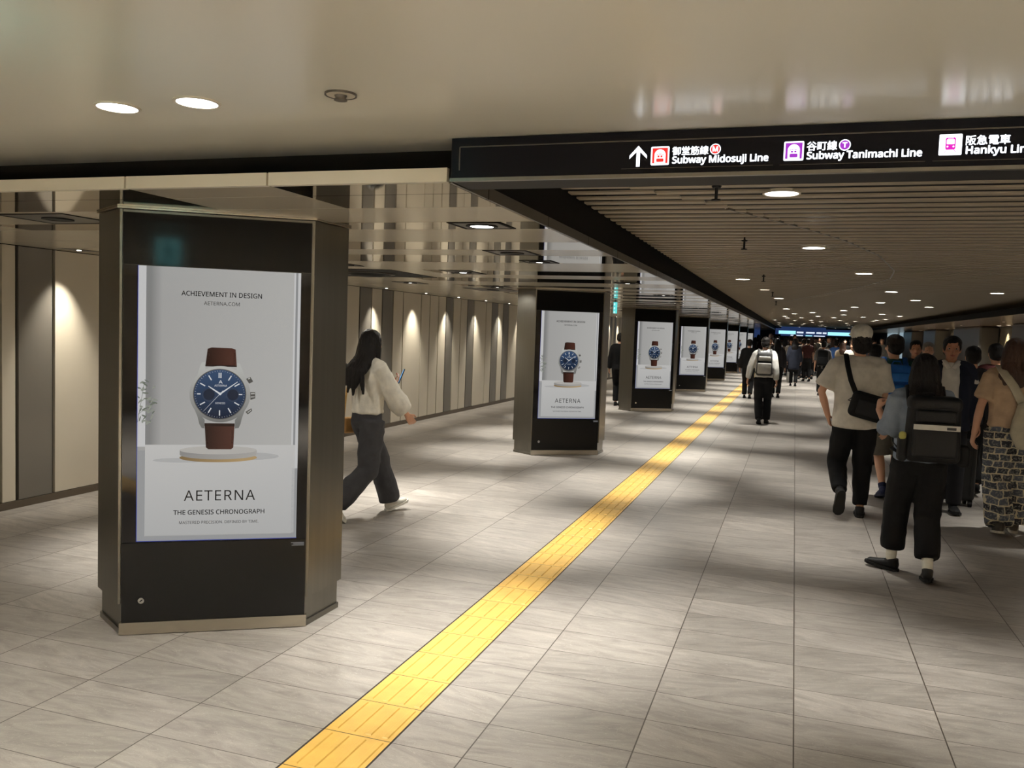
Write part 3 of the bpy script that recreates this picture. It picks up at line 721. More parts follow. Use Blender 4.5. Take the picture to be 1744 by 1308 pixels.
    part('dial_emblem', [bar((X(400), Z(503)), (X(415), Z(474)), .0016), bar((X(430), Z(503)), (X(415), Z(474)), .0016), bar((X(408), Z(493)), (X(422), Z(493)), .0012)], 'hand', 13)
    text('AETERNA', X(358), X(476), Z(533), M['hand'], gl, 'dial_lettering', L(13), 0)
    text('GENESIS', X(368), X(460), Z(698), M['hand'], gl, 'dial_lettering', L(13), 0)
    lv = []; lv2 = []
    rnd = random.Random(3)
    for k in range(46):
        a = rnd.uniform(.088, .17); b = rnd.uniform(1.09, 1.31)
        if a > .12+.05*rnd.random(): b = rnd.uniform(1.15, 1.22)
        an = rnd.uniform(-40, 80); c, s = math.cos(R(an)), math.sin(R(an)); l, wd = rnd.uniform(.009, .016), rnd.uniform(.003, .005)
        e = [(max(.0875, a+l*math.cos(t)*c-wd*math.sin(t)*s), b+l*math.cos(t)*s+wd*math.sin(t)*c) for t in [i*math.pi/4 for i in range(8)]]
        (lv if k % 2 else lv2).append(e)
    part('plant_leaves', lv, 'leaf', 3); part('plant_leaves', lv2, 'leaf2', 4)
    part('plant_stems', [bar((.088, 1.10), (.118, 1.30), .001), bar((.09, 1.14), (.165, 1.20), .001)], 'leaf', 2)
    text('ACHIEVEMENT IN DESIGN', .290, .681, 1.748, M['ink'], gl, 'lettering', L(4), .009)
    text('AETERNA.COM', .398, .572, 1.704, M['ink'], gl, 'lettering', L(4), .0)
    text('AETERNA', .312, .663, .694, M['ink'], gl, 'lettering', L(4), 0, None, True, 1.08)
    text('THE GENESIS CHRONOGRAPH', .262, .711, .622, M['ink'], gl, 'lettering', L(4), .009)
    text('MASTERED PRECISION. DEFINED BY TIME.', .290, .682, .573, M['ink'], gl, 'lettering', L(4), .0)
    return t
col0 = make_column()
CL = ['second steel column with a watch advertisement, beyond the walking woman', 'third steel column with a watch advertisement along the yellow strip', 'fourth column with a watch advertisement, half hidden behind the third',
      'fifth column along the yellow strip, narrow slice of watch advertisement showing', 'sixth column along the yellow strip, blue line over its screen', 'seventh column far down the row of advertising columns', 'furthest column in the row of advertising columns']
for k in range(1, 8): dup(col0, (-3.202, 3.391+7.1*k, 0), None, CL[k-1])
# ================================================================== people
_cm = {}
def cm(rgb, rough=.85, name='cloth'):
    k = (rgb, rough)
    if k not in _cm: _cm[k] = mat(name, srgb(*rgb), rough, spec=.25, vary=.12, vscale=14, bump=.15, bscale=90)
    return _cm[k]
SKIN = mat('skin', srgb(198, 150, 122), .5, vary=.05, vscale=12)
SKIN2 = mat('skin_tan', srgb(176, 122, 92), .5, vary=.05, vscale=12)
HAIR = mat('black_hair', srgb(20, 17, 16), .5, spec=.2, bump=.5, bscale=60, aniso=(4, 4, .3))
HAIRB = mat('brown_hair', srgb(62, 40, 28), .45, spec=.4, vary=.25, vscale=20, bump=.5, bscale=60, aniso=(4, 4, .3))
HAIRG = mat('grey_hair', srgb(120, 112, 104), .5, spec=.4, bump=.5, bscale=60, aniso=(4, 4, .3))
EYEW = mat('eye_white', srgb(150, 142, 132), .4); EYED = mat('eye_dark', srgb(30, 20, 16), .2); LIPS = mat('lips', srgb(150, 84, 76), .5)
V = Vector
def join(dst, src, m):
    src.transform(m); me = bpy.data.meshes.new('j'); src.to_mesh(me); src.free(); dst.from_mesh(me); bpy.data.meshes.remove(me)
def ik(a, b, l1, l2, hint):
    d = b-a; D = min(d.length, l1+l2-.002); d.normalize()
    c = max(-1, min(1, (l1*l1+D*D-l2*l2)/(2*l1*D))); an = math.acos(c)
    h = V(hint); h = h-d*h.dot(d); h.normalize()
    return a+d*math.cos(an)*l1+h*math.sin(an)*l1, a+d*D
def hand(bm, wr, d, pn, sgn, curl):
    d = d.normalized(); pn = (pn-d*pn.dot(d)).normalized(); sd = d.cross(pn)*sgn     # sd points to the thumb
    tube(bm, [wr-d*.01, wr+d*.03, wr+d*.075], [(.027, .018), (.037, .017), (.040, .014)], sd, 10)
    for i, ln in enumerate((.070, .080, .073, .056)):
        p = wr+d*(.080-.004*abs(i-1))+sd*(.031-.0205*i); a = curl*.5; pts = [p]
        for f in (.45, .32, .26):
            a += curl*(.9+.1*i); q = d*math.cos(a)+pn*math.sin(a); p = p+q*ln*f; pts.append(p)
        tube(bm, pts, [.0092, .0088, .0080, .0068], sd, 8, .8)
    p = wr+d*.022+sd*.030; q = (d*.62+sd*.62+pn*.45).normalized(); q2 = (d*.9+sd*.12+pn*.5).normalized()
    tube(bm, [p, p+q*.032, p+q*.032+q2*.028, p+q*.032+q2*.05], [.0125, .0108, .0096, .0078], pn, 8, .8)
def head_bm(face=True):
    b = bmesh.new()
    tube(b, [(0, .030, -.108), (0, .024, -.085), (0, .014, -.05), (0, .004, 0), (0, -.004, .05), (0, -.006, .085), (0, -.008, .108)],
         [(.030, .030), (.047, .056), (.062, .078), (.072, .092), (.074, .096), (.060, .078), (.034, .044)], V((1, 0, 0)), 18, .3)
    tube(b, [(0, .094, .012), (0, .108, -.018), (0, .112, -.034)], [.009, .013, .015], V((1, 0, 0)), 8)
    for s in (-1, 1):
        ball(b, V((s*.030, .088, .022)), (.022, .012, .007), 10)                     # brow
        ball(b, V((s*.040, .072, -.022)), (.022, .020, .018), 10)                    # cheek
        ball(b, V((s*.076, -.004, -.008)), (.008, .020, .032), 10)                   # ear
    ball(b, V((0, .090, -.062)), (.024, .014, .011), 10); ball(b, V((0, .078, -.094)), (.022, .020, .016), 10)
    return b
def foot_z(p):
    p = R(p); return max(.17*-math.sin(p)+.08*math.cos(p), .055*math.sin(p)+.08*math.cos(p))
def person(label, loc, rz, h, sp, q=1.0, group=None):
    """sp: pose and outfit; all lengths for a 1.70 m body, facing +y"""
    s = h/1.70
    t = thing('person', label, 'person', loc, rz, group); t.scale = (s, s, s)
    g = sp.get; ln = g('lean', 0.0)
    L = lambda x, y, z: V((x, y+ln*max(0, z-.9), z))
    sw = g('sw', .175)                                                               # half shoulder width
    hz = g('hip', .885)
    skin = g('skin', SKIN)
    hy, hp = g('head', (0, 0)); HC = L(0, .018, 1.588)
    HM = Matrix.Translation(HC) @ Matrix.Rotation(R(hy), 4, 'Z') @ Matrix.Rotation(R(hp), 4, 'X')
    B = bmesh.new()
    join(B, head_bm(), HM)
    tube(B, [L(0, -.008, 1.38), L(0, .0, 1.47), HC+V((0, -.012, -.04))], [(.06, .055), (.052, .052), (.05, .055)], V((1, 0, 0)), 14)
    tube(B, [L(0, 0, .88), L(0, 0, 1.05), L(0, 0, 1.22), L(0, 0, 1.34), L(0, 0, 1.41)], [(.13, .09), (.115, .082), (.135, .092), (.14, .085), (.075, .06)], V((1, 0, 0)), 14)
    arms, legs, feet = {}, {}, {}
    for k, sg in (('l', -1), ('r', 1)):
        sh = L(sg*(sw-.012), 0, 1.385)
        el, wr = ik(sh, V(g(k+'h', (sg*.235, .02, .86))), .285, .25, g(k+'e', (sg*.35, -1, 0)))
        arms[k] = (sh, el, wr)
        tube(B, [sh, sh.lerp(el, .5), el, el.lerp(wr, .35), wr], [.046, .041, .035, .036, .0245], V((0, 1, 0)), 12)
        d = V(g(k+'hd')) if g(k+'hd') else (wr-el)
        hand(B, wr, d, V(g(k+'pn', (-sg, .25, 0))), sg if not g(k+'flip') else -sg, g(k+'c', .38)) if True else None
        f = g(k+'f', (sg*.09, 0, 0, 0, -sg*8))
        hip = V((sg*.085, 0, hz)); an = V((f[0], f[1], foot_z(f[3])+f[2]))
        kn, an = ik(hip, an, .425, .415, (sg*.06, 1, 0))
        legs[k] = (hip, kn, an); feet[k] = (f[3], f[4])
        tube(B, [hip, hip.lerp(kn, .5), kn, kn.lerp(an, .35), kn.lerp(an, .8), an], [.075, .066, .050, .052, .036, .034], V((1, 0, 0)), 12)
        fd = Matrix.Rotation(R(f[4]), 3, 'Z') @ Matrix.Rotation(R(f[3]), 3, 'X')
        tube(B, [an+fd @ V((0, -.03, -.045)), an+fd @ V((0, .06, -.05)), an+fd @ V((0, .14, -.058))], [(.026, .024), (.032, .022), (.030, .014)], fd @ V((1, 0, 0)), 10)
    body = obj('body', melt(B, .0072*q, 3), skin, t, True)
    # eyes and mouth
    if q < 2:
        for sg in (-1, 1):
            b = bmesh.new(); ball(b, V((0, 0, 0)), .0115, 12); e = obj('eye', b, EYEW, t, True); e.matrix_local = HM @ Matrix.Translation((sg*.030, .0785, .006))
            b = bmesh.new(); ball(b, V((0, .0078, 0)), (.006, .0055, .006), 10); obj('iris', b, EYED, e, True)
        b = bmesh.new(); ball(b, V((0, 0, 0)), (.022, .006, .006), 12); e = obj('mouth', b, LIPS, t, True); e.matrix_local = HM @ Matrix.Translation((0, .1015, -.062))
    # hair
    b = bmesh.new(); st = g('hair', 'short')
    ball(b, V((0, -.010, .054)), (.083, .098, .076), 18); ball(b, V((0, -.032, -.005)), (.081, .078, .085), 18)
    if st == 'short':
        for sg in (-1, 1): ball(b, V((sg*.058, .012, .02)), (.022, .045, .045), 12)
    if st in ('long', 'bob', 'mid'):
        zz = {'long': (-.13, -.25, -.375), 'bob': (-.10, -.20, -.245), 'mid': (-.10, -.20, -.29)}[st]
        tube(b, [(0, -.035, .03), (0, -.066 if st == 'long' else -.06, zz[0]), (-.01 if st == 'long' else 0, -.165 if st == 'long' else -.105, zz[1]), (-.05 if st == 'long' else 0, -.195 if st == 'long' else -.122, zz[2])], [(.088, .075), (.108, .066), (.122, .050), (.098, .030)], V((1, 0, 0)), 16)
        for sg in (-1, 1): tube(b, [(sg*.066, .012, .05), (sg*.083, .010, -.05), (sg*.088, -.008, zz[1]+.03), (sg*.080, -.02, zz[2]+(.05 if st == 'long' else .015))], [(.022, .035), (.020, .04), (.020, .034), (.012, .02)], V((1, 0, 0)), 10)
    if g('ragged'):
        for x, y, z, dx in ((-.14, -.17, -.33, -.09), (-.09, -.185, -.37, -.05), (.0, -.185, -.38, .01), (.07, -.17, -.36, .05), (-.03, -.19, -.36, -.02)):
            tube(b, [(x, y, z+.12), (x+dx*.5, y-.01, z), (x+dx, y-.015, z-.09)], [.028, .02, .008], V((1, 0, 0)), 8)
    hr = obj('hair', melt(b, .0085*q, 3, .006 if st != 'short' else .004, (34, 34, 5 if st != 'short' else 22), loc[0]), g('hairm', HAIR), t, True)
    hr.matrix_local = HM
    # top
    fit = g('fit', 1.0); hem = g('hem', .90)
    b = bmesh.new()
    Zs = [hem, 1.0, 1.14, 1.27, 1.365, 1.42, 1.452]
    rr = g('torso', [(.168, .118), (.160, .112), (.165, .115), (.182, .120), (.172, .104), (.108, .08), (.066, .062)])
    tube(b, [L(0, -.004, z) for z in Zs], [(a*fit, c*fit) for a, c in rr[:5]]+rr[5:], V((1, 0, 0)), 20, .15)
    for k, sg in (('l', -1), ('r', 1)):
        sh, el, wr = arms[k]
        tube(b, [L(sg*.05, -.004, 1.425), L(sg*.115, -.004, 1.412), sh+V((0, 0, .002))], [.045, .052, .058*min(fit, 1.08)], V((0, 1, 0)), 12)
        sl = g('sleeve', .62); w0, w1 = g('sleevew', (.066, .068))
        if sl <= 1: tube(b, [sh, sh.lerp(el, sl*.5), sh.lerp(el, sl)], [w0*.95, w0, w1], V((0, 1, 0)), 12, .12)
        else:
            e2 = el.lerp(wr, sl-1)
            tube(b, [sh, sh.lerp(el, .5), el, el.lerp(wr, (sl-1)*.5), e2], [w0*.95, w0, (w0+w1)/2, w1, w1*.78], V((0, 1, 0)), 12, .12)
    obj(g('topname', 'shirt'), melt(b, .011*q, 3, g('fold', .0045), g('ffreq', (8, 8, 5)), loc[1]), g('top'), t, True)
    # trousers
    pr = g('leg', (.090, .076, .070)); end = g('legend', .93); wt = g('waist', 1.0)
    b = bmesh.new()
    tube(b, [V((0, 0, .87)), V((0, -.004, .94)), V((0, -.004, wt))], [(.158, .112), (.162, .118), (.150, .106)], V((1, 0, 0)), 20, .2)
    tube(b, [V((-.07, -.035, .89)), V((.07, -.035, .89))], [.085, .085], V((0, 1, 0)), 12)
    for k, sg in (('l', -1), ('r', 1)):
        hip, kn, an = legs[k]
        if end > 1e-3 and end >= .15:
            e2 = kn.lerp(an, end)
            tube(b, [hip+V((0, 0, .02)), hip.lerp(kn, .5), kn, kn.lerp(e2, .5), e2], [pr[0]*1.04, pr[0], pr[1], (pr[1]+pr[2])/2, pr[2]], V((1, 0, 0)), 14, .08)
        else: tube(b, [hip+V((0, 0, .02)), hip.lerp(kn, .5), kn.lerp(hip, .02)], [pr[0]*1.05, pr[1]*1.12, pr[2]*1.25], V((1, 0, 0)), 14, .08)
    obj(g('botname', 'trousers'), melt(b, .011*q, 3, g('fold', .0045), (7, 7, 8), loc[0]+3), g('bottom'), t, True)
    # shoes and socks
    for k in 'lr':
        hip, kn, an = legs[k]; p, yw = feet[k]
        m = Matrix.Translation(an) @ Matrix.Rotation(R(yw), 4, 'Z') @ Matrix.Rotation(R(p), 4, 'X')
        b = bmesh.new()
        tube(b, [(0, -.048, -.036), (0, -.01, -.032), (0, .05, -.040), (0, .11, -.050), (0, .165, -.055)], [(.033, .038), (.039, .042), (.043, .034), (.046, .026), (.035, .020)], V((1, 0, 0)), 14, .6)
        tube(b, [(0, -.022, -.03), (0, -.014, .012+g('ankle', 0))], [(.040, .046), (.041, .045)], V((1, 0, 0)), 12, .1)
        o = obj('shoe', melt(b, .009*q, 2), g('shoe', cm((26, 26, 27), .6)), t, True); o.matrix_local = m
        out = [(.034, -.05), (.040, 0), (.043, .06), (.050, .115), (.044, .165), (.022, .192)]
        pts = [(0, -.078), (.02, -.072)] + out + [(0, .198)] + [(-x, y) for x, y in out[::-1]] + [(-.02, -.072)]
        obj('sole', prism(pts, -.080, -.060), g('solem', cm((20, 20, 20), .8)), o)
        if g('sock'):
            b = bmesh.new(); tube(b, [an+V((0, 0, .0)), an.lerp(kn, g('sockh', .22))], [.039, .044], V((1, 0, 0)), 12, .1)
            obj('sock', melt(b, .011*q, 2), g('sock'), t, True)
    t['_s'] = s
    return t
def worn(name, label, cat, who, group=None):
    o = thing(name, label, cat, who.location, who.rotation_euler.z, group); o.scale = who.scale; return o
def strap(name, pts, w, th, m, par, side=(1, 0, 0), v=.008):
    b = bmesh.new(); tube(b, pts, [(w, th)]*len(pts), V(side), 10, .2); return obj(name, b, m, par, True)
def backpack(who, label, m, c=(0, -.20, 1.19), size=(.30, .17, .44), m2=None, strip=None, group=None, sh=.10, name='backpack', detail=True):
    o = worn(name, label, 'backpack', who, group); x, y, z = c; w_, d_, h_ = size
    obj('bag_body', rbox(size, .05, 4, c, .9), m, o, True)
    obj('front_pocket', rbox((w_*.82, .06, h_*.46), .025, 3, (x, y-d_/2-.012, z-h_*.18)), m2 or m, o, True)
    if detail:
        obj('top_pocket', rbox((w_*.72, .05, h_*.2), .02, 3, (x, y-d_/2-.004, z+h_*.22)), m2 or m, o, True)
        for sg in (-1, 1):
            strap('shoulder_strap', [(sg*sh, y+d_/2-.02, z+h_*.38), (sg*sh, -.03, 1.475), (sg*(sh+.005), .06, 1.435), (sg*(sh+.02), .135, 1.32), (sg*(sh+.045), .12, 1.14), (sg*(sh+.06), .02, 1.04), (sg*(sh+.02), y+d_/2-.02, z-h_*.42)], .026, .008, m, o)
        strap('handle', [(-.045, y+.03, z+h_*.49), (-.03, y+.03, z+h_*.57), (.03, y+.03, z+h_*.57), (.045, y+.03, z+h_*.49)], .009, .007, m, o, (0, 1, 0))
        if strip:
            b = bmesh.new(); box(b, x-w_*.41, x+w_*.41, y-d_/2-.047, y-d_/2-.040, z+h_*strip[0], z+h_*strip[1]); obj('band', b, strip[2], o)
    return o
PI = math.pi
BLK = cm((14, 14, 15)); WHT = cm((214, 209, 198)); SOCKW = cm((224, 220, 208))
# A: woman stepping away between the columns
A = person('woman with long black hair striding behind the nearest column, white blouse and wide grey trousers', (-3.38, 6.35, 0), R(-30), 1.575, dict(
    lf=(-.085, .33, 0, 16, 4), rf=(.085, -.35, 0, -42, 0), rh=(.20, .33, .90), re=(.35, -1, -.2), rpn=(-.7, .2, .2), lh=(-.06, .30, 1.20), le=(-1, -.2, -.6), lhd=(.2, .6, .5), lpn=(0, .4, 1), lc=.55,
    head=(14, -3), hair='long', ragged=True, hip=.875, top=cm((226, 220, 206)), sleeve=1.78, sleevew=(.076, .098), fit=1.08, hem=.97, fold=.009, ffreq=(7, 7, 4), bottom=cm((60, 60, 63)), leg=(.108, .098, .098), legend=.97, waist=1.04, shoe=cm((222, 218, 206), .6), solem=cm((232, 228, 218), .7), topname='blouse'))
ph = worn('smartphone', 'lit phone held up by the woman behind the nearest column', 'phone', A)
o = obj('case', rbox((.072, .009, .145), .004, 2), BLK, ph); o.matrix_local = Matrix.Translation((-.03, .378, 1.285)) @ Matrix.Rotation(R(-25), 4, 'X') @ Matrix.Rotation(R(-30), 4, 'Z')
b = bx(-.033, .033, -.0058, -.0046, -.066, .066); d = obj('display', b, lit('phone_blue', (.12, .45, .9), 1.2), o)
hb = worn('handbag', 'tan handbag hanging at the far side of the woman in wide trousers', 'bag', A)
obj('bag_body', rbox((.07, .15, .15), .025, 3, (-.275, -.02, .82)), cm((150, 112, 66)), hb, True)
strap('handle', [(-.265, -.09, .89), (-.25, -.075, 1.15), (-.17, -.02, 1.455), (-.22, .07, 1.30), (-.255, .08, 1.1), (-.265, .07, .89)], .010, .008, cm((206, 164, 100)), hb)
# B: man in cap
Bm = person('man in grey cap and loose white tee walking away, black joggers and sling bag', (.575, 8.42, 0), R(3), 1.75, dict(
    lf=(-.125, -.22, .07, -62, 5), rf=(.085, .06, 0, 0, -6), lh=(-.235, .05, .90), le=(-1, -.35, 0), lhd=(.25, .5, -.8), lpn=(1, 0, 0), rh=(.245, .0, .80), re=(.5, -1, 0), rpn=(-.5, .8, 0), rc=.3,
    head=(10, 2), sw=.19, top=cm((210, 203, 190)), sleeve=.82, sleevew=(.082, .092), fit=1.22, hem=.83, fold=.006, bottom=BLK, leg=(.098, .086, .062), legend=.93, shoe=cm((28, 28, 28), .6), solem=cm((36, 36, 34), .8), topname='tee_shirt'))
cp = bmesh.new(); ball(cp, V((0, -.012, .048)), (.094, .108, .086), 18)
cap = obj('cap', melt(cp, .010, 3, .003, (20, 20, 20)), cm((206, 202, 192)), Bm, True); cap.matrix_local = Matrix.Translation((0, .018, 1.618)) @ Matrix.Rotation(R(10), 4, 'Z')
b = bmesh.new(); tube(b, [(0, .085, .045), (0, .14, .035), (0, .175, .022)], [(.075, .006), (.07, .006), (.045, .005)], V((1, 0, 0)), 12); obj('brim', b, cm((206, 202, 192)), cap, True)
b = bmesh.new(); ball(b, V((0, -.055, -.035)), (.083, .055, .075), 14); o = obj('nape_hair', melt(b, .01, 2, .005, (30, 30, 8)), HAIR, Bm, True); o.matrix_local = Matrix.Translation((0, .018, 1.588)) @ Matrix.Rotation(R(10), 4, 'Z')
sb = worn('sling_bag', 'black sling bag across the back of the man in the cap', 'bag', Bm)
o = obj('bag_body', rbox((.34, .11, .23), .045, 4), BLK, sb, True); o.matrix_local = Matrix.Translation((.085, -.20, 1.02)) @ Matrix.Rotation(R(14), 4, 'Y')
o = obj('front_pocket', rbox((.27, .03, .13), .012, 3), cm((30, 30, 32)), sb, True); o.matrix_local = Matrix.Translation((.10, -.262, 1.0)) @ Matrix.Rotation(R(14), 4, 'Y')
strap('strap', [(-.03, -.19, 1.12), (-.085, -.185, 1.25), (-.115, -.16, 1.37), (-.125, -.06, 1.475), (-.11, .06, 1.46), (-.03, .165, 1.28), (.1, .18, 1.08), (.215, .08, 1.0), (.22, -.14, .98)], .022, .006, BLK, sb)
strap('buckle', [(-.065, -.20, 1.10), (-.10, -.20, 1.075), (-.055, -.2, 1.06)], .006, .006, cm((60, 60, 60), .4), sb)
# C: woman with large black backpack
Cm = person('woman with black bob and cropped black trousers, nearest walker on the right, hand raised', (.86, 6.42, 0), R(2), 1.555, dict(
    lf=(-.125, .19, .0, 6, 58), rf=(.085, -.13, 0, -8, -8), lh=(-.285, .17, 1.27), le=(.25, -.7, -1), lhd=(.12, .25, .95), lpn=(.9, .3, 0), lc=.95, rh=(.15, .19, 1.22), re=(.05, -.5, -1), rc=.9,
    head=(0, -3), hair='bob', top=cm((126, 136, 150)), sleeve=1.42, sleevew=(.084, .090), fit=1.12, hem=.92, fold=.006, bottom=cm((12, 12, 13)), leg=(.106, .093, .087), legend=.76, waist=1.0, shoe=cm((20, 20, 21), .5), solem=cm((26, 26, 26), .8), sock=SOCKW, sockh=.32))
bp = backpack(Cm, 'large black roll top backpack with a white strip worn by the woman on the right', cm((12, 12, 13), .6), (.035, -.235, 1.17), (.37, .21, .47), cm((15, 15, 16), .55), (.02, .10, cm((206, 203, 194), .5)), None, .11)
obj('flap', rbox((.35, .20, .11), .04, 3, (.035, -.235, 1.36)), cm((15, 15, 16), .55), bp, True)
b = bmesh.new(); box(b, .10, .16, -.3895, -.3875, 1.186, 1.205); obj('band_print', b, cm((60, 60, 60)), bp)
o = obj('side_pouch', rbox((.06, .12, .20), .025, 3, (-.165, -.25, 1.03)), cm((30, 31, 32)), bp, True)
obj('bottle_top', rbox((.05, .05, .06), .02, 3, (-.17, -.29, 1.12)), cm((170, 164, 92)), bp, True)
obj('hip_pad', rbox((.08, .14, .16), .03, 3, (.25, -.20, .99)), cm((20, 20, 21)), bp, True)
strap('hip_belt', [(-.17, -.17, .98), (-.20, -.05, .99), (-.15, .1, 1.0), (0, .14, 1.0), (.15, .1, 1.0), (.22, -.1, .99)], .006, .022, cm((19, 19, 20)), bp, (0, 0, 1))
# D: woman at right with patterned trousers
pm = mat('patchwork_print', srgb(190, 180, 156), .85); k = NT(pm)
tc = k.n('ShaderNodeTexCoord'); mp = k.n('ShaderNodeMapping'); k.l(tc.outputs['Object'], mp.inputs[0])
br_ = k.n('ShaderNodeTexBrick'); br_.offset = .5; br_.inputs['Scale'].default_value = 1.0
nz = k.n('ShaderNodeTexNoise'); nz.inputs['Scale'].default_value = 11; k.l(mp.outputs[0], nz.inputs['Vector'])
sx = k.n('ShaderNodeSeparateXYZ'); k.l(mp.outputs[0], sx.inputs[0])
cb = k.n('ShaderNodeCombineXYZ'); k.l(k.math('ADD', sx.outputs[0], k.math('MULTIPLY', nz.outputs[0], .07)), cb.inputs[0]); k.l(k.math('ADD', sx.outputs[2], k.math('MULTIPLY', nz.outputs[0], -.05)), cb.inputs[1])
k.l(cb.outputs[0], br_.inputs['Vector'])
br_.inputs['Color1'].default_value = (*srgb(30, 32, 40), 1); br_.inputs['Color2'].default_value = (*srgb(92, 98, 110), 1); br_.inputs['Mortar'].default_value = (*srgb(205, 194, 164), 1)
br_.inputs['Brick Width'].default_value = .088; br_.inputs['Row Height'].default_value = .062; br_.inputs['Mortar Size'].default_value = .006; br_.inputs['Mortar Smooth'].default_value = .2; br_.inputs['Bias'].default_value = -.1
n4 = k.n('ShaderNodeTexNoise'); n4.inputs['Scale'].default_value = 55; k.l(mp.outputs[0], n4.inputs['Vector'])
k.l(k.mix(k.math('MULTIPLY', k.math('GREATER_THAN', n4.outputs[0], .56), .55), br_.outputs[0], (.30, .29, .26)), k.b.inputs['Base Color'])
D = person('woman with long brown hair at the right edge, tan tee and patchwork print trousers', (1.82, 8.34, 0), R(-4), 1.70, dict(
    lf=(-.05, -.14, 0, -10, 0), rf=(.10, .14, 0, 4, -6), lh=(-.285, -.06, .86), le=(-.9, -.6, 0), rh=(.27, .1, .9), hair='mid', hairm=HAIRB, head=(-6, 0), top=cm((184, 158, 130)), sleeve=.75, sleevew=(.078, .084), fit=1.1, hem=.95, fold=.006, bottom=pm, leg=(.112, .110, .112), legend=1.0, waist=1.04, shoe=cm((60, 56, 50), .7), solem=cm((188, 182, 168), .7), topname='tee_shirt'))
tb = worn('tote_bag', 'cream cloth shoulder bag slung across the woman in print trousers', 'bag', D)
b = bmesh.new(); tube(b, [(.13, -.175, .80), (.12, -.18, .92), (.10, -.17, 1.06), (.06, -.155, 1.16)], [(.11, .05), (.155, .062), (.115, .048), (.048, .022)], V((1, 0, 0)), 16)
obj('bag_body', melt(b, .011, 3, .006, (10, 10, 7)), cm((190, 182, 160)), tb, True)
strap('strap', [(.06, -.155, 1.15), (-.02, -.165, 1.30), (-.10, -.125, 1.42), (-.12, -.03, 1.475), (-.08, .08, 1.43), (.04, .15, 1.25), (.18, .11, 1.05), (.21, -.06, .96)], .036, .006, cm((190, 182, 160)), tb)
# E: man with blue backpack and shorts
E_ = person('man in dark green tee, grey shorts and navy shoes, half hidden behind the white tee', (.985, 9.62, 0), R(4), 1.71, dict(
    lf=(-.045, -.10, 0, -14, 4), rf=(.12, .16, 0, 0, -6), lh=(-.24, .06, .86), head=(22, 0), top=cm((30, 66, 62)), sleeve=.7, hem=.92, bottom=cm((92, 88, 80)), leg=(.104, .108, .112), legend=.10, botname='shorts', shoe=cm((30, 36, 66), .7), solem=cm((36, 40, 58), .8), sock=cm((30, 36, 62)), sockh=.14))
backpack(E_, 'bright blue backpack on the man in the green tee', cm((26, 84, 158), .6), (0, -.20, 1.19), (.30, .17, .44), cm((32, 96, 172), .6))
# F: man in suit, facing
F_ = person('man facing the viewer in open navy suit jacket and white shirt', (1.47, 9.3, 0), R(176), 1.71, dict(
    skin=SKIN2, head=(0, -2), lf=(-.09, .16, 0, 4, 6), rf=(.09, -.12, 0, -14, -6), lh=(-.27, .02, .84), rh=(.27, .06, .84), top=cm((222, 218, 208)), sleeve=.5, hem=.96, fold=.003, bottom=cm((24, 24, 28)), leg=(.090, .076, .068), legend=.98))
b = bmesh.new()
for sg in (-1, 1):
    tube(b, [(sg*.135, -.0, .80), (sg*.125, -.0, 1.0), (sg*.122, 0, 1.2), (sg*.118, 0, 1.34), (sg*.085, -.01, 1.42)], [(.072, .135), (.066, .128), (.070, .132), (.066, .122), (.045, .078)], V((1, 0, 0)), 14, .1)
    tube(b, [(sg*.06, -.02, 1.435), (sg*.115, -.004, 1.42), (sg*.165, 0, 1.39)], [.048, .056, .064], V((0, 1, 0)), 12)
    sh = V((sg*.166, 0, 1.385)); el, wr = ik(sh, V((sg*.27, .04, .84)), .285, .25, (sg*.35, -1, 0))
    tube(b, [sh, sh.lerp(el, .5), el, el.lerp(wr, .9)], [.068, .064, .058, .048], V((0, 1, 0)), 12, .1)
tube(b, [(0, -.075, .82), (0, -.075, 1.1), (0, -.07, 1.36), (0, -.045, 1.44)], [(.15, .055), (.145, .055), (.15, .05), (.08, .03)], V((1, 0, 0)), 14, .1)
obj('jacket', melt(b, .012, 3, .004, (8, 8, 5)), cm((34, 38, 52)), F_, True)
b = bmesh.new()
for sg in (-1, 1): tube(b, [(sg*.02, .088, 1.40), (sg*.05, .07, 1.45), (sg*.062, .01, 1.475)], [(.022, .006)]*3, V((1, 0, 0)), 8)
obj('collar', b, cm((222, 218, 208)), F_, True)
strap('belt', [(-.15, 0, .975), (-.1, .10, .975), (0, .128, .975), (.1, .10, .975), (.15, 0, .975)], .010, .016, BLK, F_, (0, 1, 0))
# suitcase between the walkers
sc = thing('suitcase', 'upright black wheeled suitcase behind the woman with the black backpack', 'suitcase', (1.60, 9.62, 0), R(6))
obj('shell', rbox((.40, .25, .62), .045, 4, (0, 0, .37)), cm((28, 29, 30), .4), sc, True)
b = bmesh.new()
for i in range(5): box(b, -.15+.075*i-.008, -.15+.075*i+.008, -.131, -.12, .12, .62)
obj('ribs', b, cm((22, 22, 23), .4), sc)
for x in (-.16, .16):
    for y in (-.09, .09):
        b = bmesh.new(); bmesh.ops.create_cone(b, cap_ends=True, segments=14, radius1=.028, radius2=.028, depth=.03, matrix=Matrix.Translation((x, y, .028)) @ Matrix.Rotation(R(90), 4, 'Y')); box(b, x-.02, x+.02, y-.015, y+.015, .045, .075)
        obj('wheel', b, M['black_mat'], sc)
b = bmesh.new()
for x in (-.1, .1): box(b, x-.008, x+.008, .08, .096, .67, .88)
box(b, -.12, .12, .075, .10, .87, .90); obj('handle', b, M['black_mat'], sc)
